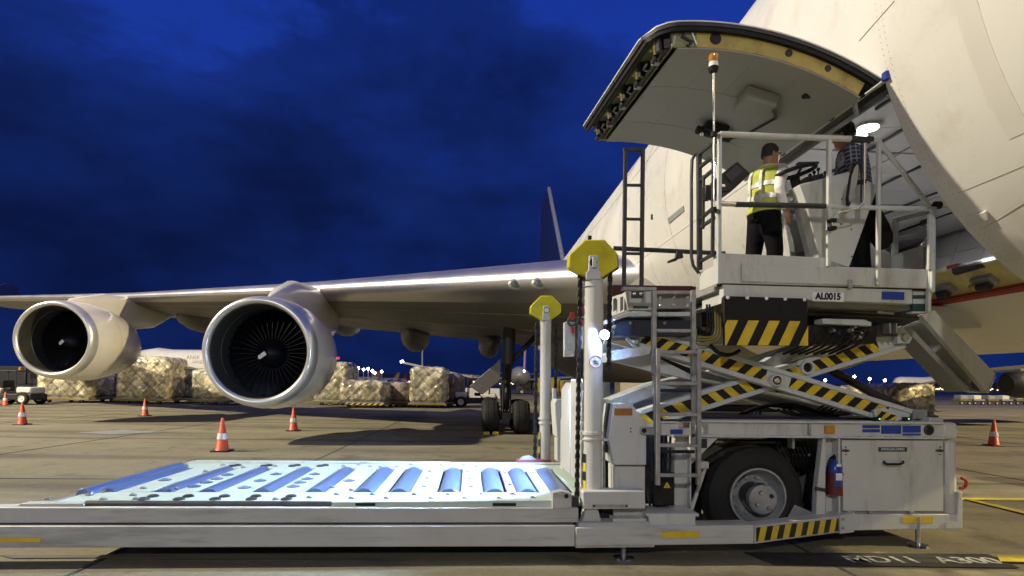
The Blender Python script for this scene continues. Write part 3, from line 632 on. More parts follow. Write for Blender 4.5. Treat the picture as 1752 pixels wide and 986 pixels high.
# --- engines
def engine(c, ztop, hle, label=None):
    m = MB(cowl); m.lathe([(.27, 1.355), (.6, 1.40), (1.1, 1.43), (1.8, 1.41), (2.5, 1.32), (3.1, 1.18), (3.5, 1.05), (3.5, 1.0), (2.6, 1.05)], c, AX, 72)
    nac = m.build('engine_nacelle', ac, ang=50)
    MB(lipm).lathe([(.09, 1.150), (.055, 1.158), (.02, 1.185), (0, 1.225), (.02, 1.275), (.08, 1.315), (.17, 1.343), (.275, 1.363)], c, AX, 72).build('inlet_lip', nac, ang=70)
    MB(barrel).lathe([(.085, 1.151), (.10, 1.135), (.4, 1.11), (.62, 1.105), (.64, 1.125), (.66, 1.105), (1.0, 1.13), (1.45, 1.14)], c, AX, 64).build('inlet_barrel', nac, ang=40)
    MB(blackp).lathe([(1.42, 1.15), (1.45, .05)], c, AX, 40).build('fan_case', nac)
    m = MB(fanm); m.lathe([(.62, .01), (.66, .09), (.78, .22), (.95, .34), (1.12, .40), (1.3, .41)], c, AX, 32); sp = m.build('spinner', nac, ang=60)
    s, u = frame_of(AX)
    t = .55; e1 = s * cos(t) + u * sin(t); e2 = u * cos(t) - s * sin(t)
    p = [(.02, -.05), (.24, -.05), (.27, 0), (.24, .05), (.02, .05)]
    MB(whitelab).prism([c + AX * (.585 + .55 * max(x, 0.06)) + e1 * (-x) + e2 * y for x, y in p], -AX * .015).build('spinner_mark', nac, smooth=False)
    first = None
    for k in range(36):
        if first is None:
            m = MB(fanm); st = []
            for r, tw, ch in ((.36, .35, .30), (.6, .6, .34), (.85, .85, .38), (1.115, 1.08, .40)):
                dv = AX * cos(tw) + u * sin(tw)
                st.append((c + s * r + AX * 1.22, dv * ch * .5))
            for off in (-.004, .004):
                pass
            vs = [];
            for q, h in st: vs += [q - h, q + h]
            th = (u * .012)
            nv = len(vs); vs = vs + [x + th for x in vs]
            fs = []
            for i in range(3):
                a = 2 * i; fs += [[a, a + 1, a + 3, a + 2], [nv + a + 2, nv + a + 3, nv + a + 1, nv + a], [a, a + 2, nv + a + 2, nv + a], [a + 1, nv + a + 1, nv + a + 3, a + 3]]
            m.add(vs, fs); first = m.build('fan_blade', nac, ang=30)
            me = first.data; o_ = org(nac)
            for w in me.vertices: w.co = w.co - (c - o_)
            first.location = c - o_; b = first
        else:
            b = first.copy(); COL.objects.link(b); b.parent = nac
            b.rotation_mode = 'QUATERNION'
            from mathutils import Quaternion
            b.rotation_quaternion = Quaternion(AX, 2 * pi * k / 36)
    m = MB(chrome); m.lathe([(2.6, .95), (3.6, .86), (4.3, .66), (4.3, .6), (3.9, .45), (5.2, .08)], c, AX, 36); m.build('exhaust_nozzle', nac, ang=40)
    for q, h in ((.35, .05), (.15, .03)): pass
    lt = ztop - c.z
    m = MB(wingm); rings = []
    for h, zb, zt, w in ((.75, 1.2, 1.41, .02), (.95, 1.2, 1.52, .10), (1.5, 1.1, 1.42 + (lt - 1.42) * .35, .20), (2.6, 1.0, 1.42 + (lt - 1.42) * .72, .27), (hle - .2, .75, lt - .10, .30), (hle + .5, .75, lt + .05, .30), (hle + 2.0, .95, lt + .1, .26), (hle + 4.2, lt - .35, lt + .05, .06)):
        zc, zh = (zb + zt) / 2, (zt - zb) / 2
        rings.append([c + AX * h + RX * (w * math.copysign(abs(cos(2 * pi * k / 20)) ** .7, cos(2 * pi * k / 20))) + ZX * (zc + zh * math.copysign(abs(sin(2 * pi * k / 20)) ** .45, sin(2 * pi * k / 20))) for k in range(20)])
    m.use(cowl); m.loft(rings); m.build('pylon', ac, ang=45)
    m = MB(seam); m.lathe([(1.55, 1.425), (1.562, 1.4255)], c, AX, 60); m.build('cowl_seam', nac)
    m = MB(seam); m.lathe([(.29, 1.36), (.31, 1.363)], c, AX, 60); m.build('cowl_seam', nac)
    def cp(h, t, e=.004):
        r = [(.27, 1.355), (.6, 1.40), (1.1, 1.43), (1.8, 1.41), (2.5, 1.32), (3.1, 1.18)]
        for (h0, r0), (h1, r1) in zip(r, r[1:]):
            if h0 <= h <= h1: q = r0 + (r1 - r0) * (h - h0) / (h1 - h0); break
        return c + AX * h + (RX * cos(t) + ZX * sin(t)) * (q + e)
    for t in (-1.45, .95, 2.2): MB(seam).tube([cp(h, t, .001) for h in (1.57, 1.9, 2.3, 2.7, 3.08)], .006, 5).build('cowl_seam', nac)
    MB(seam).tube([cp(h, -1.52, .001) for h in (.31, .6, .9, 1.2, 1.55)], .006, 5).build('cowl_seam', nac)
    for h, t, w in ((2.05, -.62, .10), (2.28, -.62, .10), (1.3, -.9, .06), (1.85, .1, .05), (2.5, -.2, .05), (1.9, -1.2, .05)):
        MB(midgrey).prism([cp(h, t), cp(h + w, t + .03), cp(h + w, t + .03 + w * .6), cp(h, t + w * .6)], (RX * cos(t) + ZX * sin(t)) * .004).build('cowl_latch', nac, smooth=False)
    return nac
engine(ei, LEi[2] + .02, LEi[1] - vi); engine(eo, LEo[2] + .02, LEo[1] - vo)

# --- belly fairing, main gear, tail
m = MB(wingm); rings = []
for a, w, zc, h in ((10.6, 1.6, 3.4, 1.0), (11.5, 2.6, 3.4, 1.35), (13, 3.2, 3.45, 1.62), (15, 3.55, 3.5, 1.8), (19, 3.7, 3.5, 1.85), (26, 3.6, 3.5, 1.8), (31, 2.8, 3.4, 1.4), (35, 1.2, 3.2, .8)):
    rings.append([AC(a, w * math.copysign(abs(cos(t)) ** .75, cos(t)), zc + h * math.copysign(abs(sin(t)) ** .8, sin(t))) for t in (2 * pi * k / 32 for k in range(32))])
m.loft(rings); m.build('belly_fairing', ac, ang=50)
gp = G(865, 742); gl, gv, _ = lvz(gp)
def tyre(c, r, w, ax, hub=hubm):
    m = MB(tyre_m); m.lathe([(-w * .42, r * .55), (-w * .5, r * .66), (-w * .48, r * .84), (-w * .36, r * .96), (-w * .12, r), (w * .12, r), (w * .36, r * .96), (w * .48, r * .84), (w * .5, r * .66), (w * .42, r * .55)], c, ax, 40)
    for q in (-.18, 0, .18): m.use(black).lathe([(w * q - .006, r * 1.002), (w * q, r * .985), (w * q + .006, r * 1.002)], c, ax, 40)
    if hub is None: return m
    m.use(hub).lathe([(-w * .42, r * .55), (-w * .30, r * .5), (-w * .2, r * .2), (-w * .3, r * .18), (-w * .3, .001)], c, ax, 30)
    m.lathe([(w * .42, r * .55), (w * .30, r * .5), (w * .2, r * .2), (w * .3, r * .18), (w * .3, .001)], c, ax, 30); return m
tr = .53
mg = MB(darksteel); top = LW(gl + .1, gv + .25, 4.2)
mg.tube([LW(gl, gv + .55, .75), LW(gl + .03, gv + .45, 1.5), LW(gl + .06, gv + .35, 2.3)], [.14, .14, .15], 16); mg.tube([LW(gl + .06, gv + .35, 2.2), top], [.20, .22], 16)
mg.bar(LW(gl, gv - .25, .56), LW(gl, gv + 1.5, .56), .26, .22)
mg.tube([LW(gl - .75, gv, .54), LW(gl + .75, gv, .54)], .10, 12); mg.tube([LW(gl - .75, gv + 1.35, .54), LW(gl + .75, gv + 1.35, .54)], .10, 12)
mg.tube([LW(gl + .1, gv + .4, 2.2), LW(gl + 1.4, gv + .9, 3.6)], .08, 10); mg.tube([LW(gl, gv + .3, 1.9), LW(gl, gv - .1, 1.3), LW(gl, gv + .2, .8)], .05, 8)
mg.use(chrome).tube([LW(gl, gv + .56, .7), LW(gl, gv + .5, 1.15)], .10, 14)
mg.use(hosem)
for k in range(5): mg.tube(bezier(LW(gl - .12 + .06 * k, gv + .12, .65), LW(gl - .2 + .1 * k, gv, 1.1), LW(gl - .1 + .05 * k, gv + .1, 1.5), LW(gl + .05 * (k - 2), gv + .2, 2.2), 8), .02, 6)
gear = mg.build('landing_gear', ac)
for dv in (0, 1.35):
    for dl in (-.48, .48):
        tyre(LW(gl + dl, gv + dv, tr), tr, .52, RX).build('gear_wheel', gear, ang=30)
for dl in (-.62, -.34):
    MB(lineyel).lbox(gl + dl - .1, gl + dl + .1, gv - .62, gv - .5, .0, .10).build('wheel_chock', gear, .02)
MB(wingm).ppx([(803, 661), (846, 624), (856, 614), (856, 650), (825, 676)], gv - .1, gv - .04).build('gear_door', ac, .01)
# tail fin and tailplanes
fin = [(42.0, 9.6), (52.2, 19.2), (55.6, 19.2), (57.5, 8.5)]
m = MB(finm); m.prism([AC(a, -.22, z) for a, z in fin], RX * .44); tf = m.build('tail_fin', ac, .15)
MB(pbr('fin_edge_metal', (.16, .18, .26), .5, .3)).bar(AC(41.9, 0, 9.6), AC(52.1, 0, 19.2), .3, .3).build('fin_leading_edge', tf, .1)
for s in (-1, 1):
    MB(wingm).prism([AC(50, s * .8, 7.3), AC(56.5, s * 11, 8.6), AC(59, s * 11, 8.6), AC(58, s * .8, 7.3)], ZX * .25).build('tailplane', ac, .05)

# ================================================================== THE CARGO LOADER
ld = thing('cargo_loader', LW(0.5, 6.3, 0), 'white scissor lift cargo loader with lowered roller deck and raised bridge', 'cargo loader')
VN, VC, VB = 5.07, 5.55, 5.20              # depth of the near beams, of the chassis side, of the bridge side
def clip_t(poly):
    for lo_, sg in ((0, 1), (1, -1)):
        o = []
        for i in range(len(poly)):
            a, b = poly[i - 1], poly[i]; da, db = (a[0] - lo_) * sg, (b[0] - lo_) * sg
            if (da >= 0) != (db >= 0):
                t = da / (da - db); o.append((a[0] + (b[0] - a[0]) * t, a[1] + (b[1] - a[1]) * t))
            if db >= 0: o.append(b)
        poly = o
        if not poly: return poly
    return poly
def hazard(parent, TL, TR, BR, BL, n, slant, phase=0.0, duty=.5, back=True, nrm=None, name='hazard_tape'):
    TL, TR, BR, BL = map(Vector, (TL, TR, BR, BL)); nrm = nrm or -AX
    f = lambda t, w: (BL + (BR - BL) * t) * (1 - w) + (TL + (TR - TL) * t) * w
    m = MB(blackp)
    if back: m.prism([f(0, 0), f(1, 0), f(1, 1), f(0, 1)], nrm * .002)
    m.use(yellow)
    for i in range(-4, n + 4):
        a = (i + phase) / n; b = a + duty / n
        p = clip_t([(a, 0), (b, 0), (b + slant, 1), (a + slant, 1)])
        if len(p) > 2: m.prism([f(*q) + nrm * .002 for q in p], nrm * .0015)
    return m.build(name, parent, smooth=False)
def hz_px(parent, tl, tr, br, bl, v, n, slant, **k): return hazard(parent, V(*tl, v) - AX * .003, V(*tr, v) - AX * .003, V(*br, v) - AX * .003, V(*bl, v) - AX * .003, n, slant, **k)
def part(name, m, px, v0, v1, bevel=.006, parent=None, **k):
    return MB(m).ppx(px, v0, v1).build(name, parent or ld, bevel, **k)
def vc(x, yt_, yb, rpx, v, m, name, parent=None, n=24, bevel=.004):
    p1, p0 = V(x, yt_, v), V(x, yb, v); l, vv, _ = lvz(V(x, (yt_ + yb) / 2, v))
    r = rpx * (V(x + 1, yb, v) - p0).length
    return MB(m).tube([p0, LW(l, vv, p1.z)], r, n).build(name, parent or ld, bevel)
R4 = lambda x0, y0, x1, y1: [(x0, y0), (x1, y0), (x1, y1), (x0, y1)]
def bolts(parent, pts, v, r=.016, m=galv, name='bolt'):
    o = None
    for x, y in pts:
        c = V(x, y, v)
        if o is None: o = MB(m).lathe([(0, r), (.008, r), (.012, r * .6)], c, -AX, 8, True).build(name, parent); o0 = c
        else: twin(o, c - o0)

# ---- lowered main deck
ZD = V(500, 866, VN + .03).z
db = part('deck_beam', beampaint, [(-90, 868), (990, 869.5), (990, 894.5), (-90, 895.5)], VN + .03, VN + .17, .008)
fk = part('fork_beam', beampaint, [(-90, 900), (984, 899.5), (984, 935.5), (-90, 938)], VN, VN + .2, .01)
part('fork_beam', blackp, [(-90, 892), (985, 892), (985, 902), (-90, 902)], VN + .10, VN + .16, 0)  # black filler strip painting the shade in the gap between the beams
MB(yellow).ppx(R4(-20, 920, 69, 928), VN - .004, VN).build('yellow_marker', fk, smooth=False)
l_front = lvz(G(150, 841, ZD))[0]
fr = [(175, 841), (273, 841), (353, 840), (445, 840), (535, 840), (622, 840), (683, 840), (768, 840), (846, 840), (903, 840), (960, 839)]
v_r0 = lvz(G(600, 842, ZD))[1]; v_r1 = lvz(G(600, 802, ZD))[1]
lx = [lvz(G(x, y, ZD))[0] + (.02 if i < 5 else 0) for i, (x, y) in enumerate(fr)]
v_back = lvz(G(700, 793.5, ZD))[1]; l_left = lvz(G(300, 800, ZD))[0]; l_right = lx[-1] + .42
RW = .115
MB(deckp).lbox(l_left, l_right, VN + .19, v_r0 - .015, ZD - .03, ZD).build('deck_plate', ld, .004)
MB(deckp).lbox(l_left, l_right, v_r1 + .015, v_back - .06, ZD - .03, ZD).build('deck_plate', ld, .004)
MB(blackp).lbox(l_left, l_right, VN + .17, v_back, ZD - .16, ZD - .10).build('deck_tray', ld)
MB(beampaint).lbox(l_left - .05, l_right, v_back - .05, v_back + .12, ZD - .17, ZD + .012).build('deck_rim', ld, .006)
MB(deckp).lbox(l_left + .05, l_right - 1.6, v_back - .04, v_back + .02, ZD + .012, ZD + .03).build('deck_rim_rail', ld, .004)
edges = [l_left + .32] + [q for x in lx for q in (x - RW, x + RW)] + [l_right]
pl0 = lx[8] + RW; pl1 = lx[9] - RW
for i in range(0, len(edges), 2):
    a, b = edges[i] + .006, edges[i + 1] - .006
    if i == 18: a, b = pl0 + .01, pl1 - .01
    if b - a < .03: continue
    MB(purple if i == 18 else deckp).lbox(a, b, v_r0 - .010, v_r1 + .010, ZD - .03, ZD + .001).build('deck_plate', ld, .003, label='violet deck plate between two rollers' if i == 18 else None)
MB(purple).lbox(pl0 + .02, pl1 + .02, VN + .25, v_r0 - .02, ZD, ZD + .003).build('wear_strip', ld, smooth=False)
MB(purple).lbox(pl0 - .03, pl1 - .03, v_r1 + .02, v_back - .07, ZD, ZD + .003).build('wear_strip', ld, smooth=False)
r0_ = None
for x in lx:
    if r0_ is None:
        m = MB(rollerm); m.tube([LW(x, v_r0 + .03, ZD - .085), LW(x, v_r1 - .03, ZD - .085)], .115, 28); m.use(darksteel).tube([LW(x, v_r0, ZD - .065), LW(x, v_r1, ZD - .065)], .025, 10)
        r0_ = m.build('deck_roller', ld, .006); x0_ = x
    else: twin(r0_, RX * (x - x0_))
# end roller and end lip on the far left side of the deck
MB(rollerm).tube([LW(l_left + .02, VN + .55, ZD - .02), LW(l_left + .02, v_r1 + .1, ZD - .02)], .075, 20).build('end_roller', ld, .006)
MB(galv).lbox(l_left - .12, l_left - .07, VN + .1, v_back, ZD - .14, ZD - .02).build('end_lip', ld, .005)
MB(chrome).lbox(l_left + .13, l_left + .15, VN + .6, v_r1 + .05, ZD, ZD + .02).build('end_guide', ld)
# casters in the deck plates and small stops
c0 = None
pods = [(282, 822), (332, 833), (353, 826), (371, 820), (389, 813), (418, 835), (445, 823), (472, 812), (502, 833), (514, 826), (526, 820), (538, 812), (597, 823)]
for x, y in pods:
    c = G(x, y, ZD)
    if c0 is None:
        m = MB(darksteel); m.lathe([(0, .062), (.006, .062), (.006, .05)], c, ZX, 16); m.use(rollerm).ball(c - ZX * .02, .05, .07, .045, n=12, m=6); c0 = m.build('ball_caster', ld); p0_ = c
    else: twin(c0, c - p0_)
s0 = None
stops = [(80, 856), (174, 856), (230, 856), (150, 849), (225, 849), (470, 856), (528, 853), (575, 847.5), (636, 847.5), (708, 847.5), (766, 847.5), (824, 847), (878, 847), (600, 854), (660, 854), (737, 854), (795, 854), (854, 854), (912, 853), (567, 836), (600, 840), (725, 834), (730, 820), (806, 834), (804, 821), (735, 808), (800, 808), (587, 799), (633, 799), (678, 799.5), (702, 797), (754, 797), (793, 797), (814, 800), (612, 796.5), (650, 800), (865, 811), (873, 831), (243, 837), (300, 838), (316, 797), (380, 797), (350, 808), (415, 801), (470, 799)]
for x, y in stops:
    c = G(x, y, ZD)
    if s0 is None: s0 = MB(galv).prism([c + RX * -.028, c + RX * .03, c + RX * .03 + ZX * .005, c + ZX * .024 - RX * .003, c - RX * .012 + ZX * .022], AX * .04).build('deck_stop', ld, .003); q0 = c
    else: twin(s0, c - q0)
h0_ = None
for x in (246, 306, 368, 430, 490, 398, 452, 500, 548):
    for dx, y in ((0, 855), (16, 850)):
        c = G(x + (dx if x < 395 else dx * .5), y if x < 380 or x in (430, 490) else 797 + (y - 850) * .25, ZD)
        if h0_ is None: h0_ = MB(darksteel).lathe([(0, .05), (.012, .046), (.02, .03)], c, ZX, 14, True).build('wheel_caster', ld); hq = c
        else: twin(h0_, c - hq)
# guard tube and guide rail along the near edge
gp0, gp1 = V(147, 863, VN + .11), V(567, 864, VN + .11)
MB(darksteel).tube([gp0, gp1], .032, 16).build('guard_tube', ld, .006)
gb_ = MB(deckp); gb_.ppx([(570, 859), (952, 856), (952, 869), (570, 869)], VN + .06, VN + .16); gb_.build('guide_rail', ld, .006)
MB(beampaint).ppx([(28, 868), (36, 862), (143, 862), (143, 869), (28, 869)], VN + .06, VN + .16).build('guide_rail', ld, .006)
for x0, x1 in ((608, 642), (843, 883)): MB(blackp).ppx(R4(x0, 861, x1, 866), VN + .055, VN + .062).build('rail_slot', ld, smooth=False)
MB(beampaint).ppx([(945, 843), (962, 840), (978, 845), (978, 871), (945, 871)], VN + .02, VN + .12).build('deck_lug', ld, .006)
MB(blackp).lathe([(0, .02), (.004, .02)], V(969, 849, VN + .017), -AX, 12, True).build('lug_pin', ld)
part('chain_anchor', darksteel, R4(980, 850, 990, 868), VN + .05, VN + .12, .004)

# ---- base beams of the carrier
bb = part('base_beam', beampaint, [(985, 903), (1290, 898.5), (1290, 931), (985, 935)], VN - .01, VN + .2, .008)
MB(yellow).ppx([(1133, 910), (1196, 910), (1196, 920), (1133, 921)], VN - .014, VN - .01).build('yellow_marker', bb, smooth=False)
part('base_beam', beampaint, [(990, 895), (1112, 893), (1112, 902), (990, 903)], VN + .0, VN + .2, .004)
part('base_plate', beampaint, [(985, 934), (1120, 932), (1120, 936.5), (985, 938)], VN + .01, VN + .3, .003)
# kinked beam that runs inwards to the chassis, with hazard tape
vk = VC - .06
TLp, BLp, TRp, BRp = V(1291, 900, VN), V(1291, 931, VN), V(1436, 883, vk), V(1436, 911.5, vk)
kb = MB(beampaint); kn = RX.cross(ZX)
kb.prism([TLp, TRp, BRp, BLp], AX * .16); kb = kb.build('kinked_beam', ld, .006)
knrm = (TRp - TLp).cross(BLp - TLp).normalized(); knrm = knrm if knrm.dot(AX) < 0 else -knrm
f_ = lambda a, b, t: a + (b - a) * t
hazard(kb, f_(TLp, TRp, .015) + (BLp - TLp) * .10 + knrm * .003, f_(TLp, TRp, .985) + (BRp - TRp) * .14 + knrm * .003, f_(BLp, BRp, .985) - (BRp - TRp) * .10 + knrm * .003, f_(BLp, BRp, .015) - (BLp - TLp) * .12 + knrm * .003, 7, .035, nrm=knrm, phase=.1)
part('beam_bracket', beampaint, [(1437, 882), (1458, 880), (1462, 876), (1462, 911), (1437, 914)], vk - .02, VC + .2, .005)
bolts(ld, [(1442, 888), (1442, 903)], vk - .022)
# ---- chassis
part('chassis_rail', paint, [(1460, 880), (1640, 880), (1640, 905), (1460, 908)], VC, VC + .2, .008)
MB(yellow).ppx(R4(1544, 884, 1597, 895), VC - .004, VC).build('yellow_marker', ld, smooth=False)
tb = MB(paint); tb.ppx([(1198, 721), (1616, 724), (1616, 750), (1198, 746)], VC, VC + .15); tb.use(ltgrey).ppx([(1198, 719), (1616, 722), (1616, 726), (1198, 723)], VC - .03, VC + .2); tb.ppx([(1198, 745), (1616, 749), (1616, 752), (1198, 748)], VC - .02, VC + .2)
tb = tb.build('chassis_top_rail', ld, .004)
for px in (R4(1476, 727.5, 1505.5, 733), R4(1476, 734.5, 1505.5, 740), R4(1508, 728, 1542, 742.5), R4(1544.5, 728.5, 1575.5, 740.5), R4(1544.5, 742, 1575.5, 745.5)): MB(bluelab).ppx(px, VC - .004, VC).build('blue_label', tb, smooth=False)
c = V(1588.5, 736, VC); m = MB(darksteel).lathe([(-.02, .052), (.012, .052), (.016, .045)], c, -AX, 24, True); m.use(blackp).lathe([(.014, .04), (.018, .035)], c, -AX, 24, True); m.build('round_lamp', tb)
part('amber_marker', amber, R4(1413, 728, 1429, 742), VC - .03, VC, .006, tb); part('rail_bracket', galv, R4(1384, 725, 1388, 744), VC - .03, VC, .004, tb)
part('rail_bracket', galv, R4(1203, 726, 1212, 742), VC - .02, VC, .004, tb)
part('corner_post', paint, [(1616, 752), (1640, 752), (1641, 898), (1618, 898)], VC + .03, VC + .3, .05)
part('corner_cap', paint, [(1614, 724), (1640, 723), (1641, 752), (1614, 753)], VC - .01, VC + .3, .035)
part('rear_bumper', paint, [(1619, 894), (1637, 892), (1641, 842), (1647, 842), (1647, 905), (1617, 906)], VC - .01, VC + .9, .008)
vcx = VC + .4
MB(redm).tube(arc(V(1645, 827, vcx), RX, ZX, .055, -1.9, 1.6, 12), .017, 10).build('tow_hook', ld)
box_ = part('equipment_cabinet', midgrey, R4(1438, 751, 1617, 882), VC + .03, VC + 1.2, .004)
pn = part('cabinet_door', paint, [(1440.5, 753.5), (1613, 754), (1614, 875), (1443, 874.5)], VC + .003, VC + .029, .004, box_)
m = MB(greenlab).ppx([(1503, 765.5), (1552, 765.5), (1552, 773), (1503, 773)], VC - .001, VC + .003); m.build('door_label', box_, smooth=False)
text('door_lettering', 'EMERGEN.OPEN', V(1527.5, 769, VC - .0035), .033, whitelab, box_, ext=.0008, sx=1.02)
hp = [V(1513, 790, VC), V(1513, 792, VC - .04), V(1518, 794.5, VC - .05), V(1540, 794.5, VC - .05), V(1545, 792, VC - .04), V(1545, 790, VC)]
MB(blackp).tube(hp, .012, 8).build('cabinet_handle', box_)
for x in (1447, 1608):
    m = MB(darksteel); m.lathe([(0, .016), (.015, .014)], V(x, 771, VC + .002), -AX, 12, True); m.bar(V(x - 6, 771, VC - .01), V(x + 6, 771.5, VC - .01), .014, .014); m.build('cabinet_latch', box_)
    bolts(box_, [(x, 765), (x, 778)], VC + .003, .006, darksteel, 'latch_screw')
for x in (1491, 1560): part('cabinet_hinge', galv, R4(x - 4, 875, x + 4, 879), VC - .005, VC + .03, .002, box_)
# posts by the extinguisher
part('chassis_post', paint, [(1408, 750), (1413, 750), (1412, 884), (1396, 884), (1398, 838)], VC + .02, VC + .10, .004)
part('chassis_post', paint, R4(1412.5, 750, 1434, 883), VC + .11, VC + .16, .004)
part('chassis_post', paint, R4(1434.5, 750, 1438, 883), VC + .0, VC + .16, .003)
MB(darksteel).ppx([(1396, 833), (1412, 836), (1412, 842), (1396, 839)], VC + .005, VC + .02).build('post_strap', ld)
# dark underframe behind the wheel, pipes and mudguard
part('underframe', blackp, R4(1200, 752, 1440, 868), VC + .95, VC + 1.1, 0)
for y, x0, x1, mm in ((757, 1225, 1335, galv), (765, 1230, 1370, midgrey), (771, 1300, 1350, galv), (778, 1240, 1400, midgrey)):
    MB(mm).tube([V(x0, y, VC + .5), V(x1, y + 1, VC + .5)], .016, 8).build('brake_pipe', ld)
m = MB(hosem)
for k in range(9): m.tube(bezier(V(1330 + 6 * k, 755, VC + .3), V(1325 + 9 * k, 775 + 2 * k, VC + .25), V(1350 + 4 * k, 790, VC + .3), V(1345 + 7 * k, 805, VC + .5), 8), .011, 6)
m.build('hydraulic_hose', ld); 
part('valve_block', darksteel, R4(1334, 768, 1352, 800), VC + .3, VC + .5, .006); part('valve_block', galv, R4(1356, 749, 1360, 768), VC + .1, VC + .2, .004)
wc = V(1283, 845, VC + .28); wr = .505
def loader_wheel(c, full=True):
    t = tyre(c, wr, .36, AX, None).build('loader_wheel', ld, ang=30)
    f = c - AX * .17
    if not full: return
    m = MB(hubm); m.lathe([(.02, .288), (-.012, .290), (-.012, .272), (.05, .262), (.10, .245), (.16, .20), (.17, .13), (.10, .125)], f, AX, 48); m.build('wheel_rim', t, ang=40)
    m = MB(darksteel); m.lathe([(.18, .25), (.18, .13), (.06, .125), (-.02, .145), (-.03, .14)], f, AX, 36); m.build('wheel_drum', t)
    hc = f + RX * .03 - ZX * .02
    m = MB(hubm); m.lathe([(.10, .148), (-.05, .148), (-.062, .135)], hc, AX, 36, True); m.build('hub_cap', t, ang=40)
    for k in range(4):
        a = .5 + k * pi / 2; m = MB(chrome if k else darksteel).lathe([(0, .022), (-.02, .02), (-.03, .012)], hc - AX * .062 + RX * (.085 * cos(a)) + ZX * (.085 * sin(a)), AX, 10, True); m.build('hub_bolt', t)
    for k in range(10):
        a = k * pi / 5; MB(hubm).lathe([(0, .02), (-.03, .018)], f + AX * .16 + RX * (.185 * cos(a)) + ZX * (.185 * sin(a)), AX, 8, True).build('wheel_nut', t)
loader_wheel(wc); loader_wheel(LW(lvz(wc)[0] + .55, VC + .75, wr), False); loader_wheel(LW(lvz(wc)[0], VC + 1.9, wr), False)
part('mudguard', blackp, [(1190, 800), (1215, 785), (1242, 768), (1283, 760), (1325, 768), (1345, 784), (1338, 786), (1318, 774), (1283, 767), (1248, 774), (1222, 790), (1196, 806)], VC + .2, VC + .8, .004)
m = MB(tyre_m); cc = V(1383, 845, VC + .55)
m.prism([V(1352, 770, VC + .55), V(1372, 768, VC + .55), V(1392, 772, VC + .55), V(1394, 806, VC + .55), V(1380, 800, VC + .55), V(1370, 806, VC + .55), V(1360, 870, VC + .55), V(1350, 870, VC + .55)], AX * .3); m.build('mud_flap', ld, .01)
part('wheel_gusset', midgrey, [(1360, 864), (1398, 880), (1398, 886), (1345, 890)], VC + .1, VC + .2, .004)

# ---- stabiliser feet
for x, yt_, yb in ((1067, 935, 957), (1570, 905, 935)):
    p = G(x, yb, 0); l, v_, _ = lvz(p); m = MB(galv)
    m.tube([LW(l, v_, .02), LW(l, v_, .30)], .022, 14); m.use(chrome).lathe([(0, .095), (.018, .092), (.03, .04)], LW(l, v_, .003), ZX, 28, True); m.build('stabiliser_foot', ld)

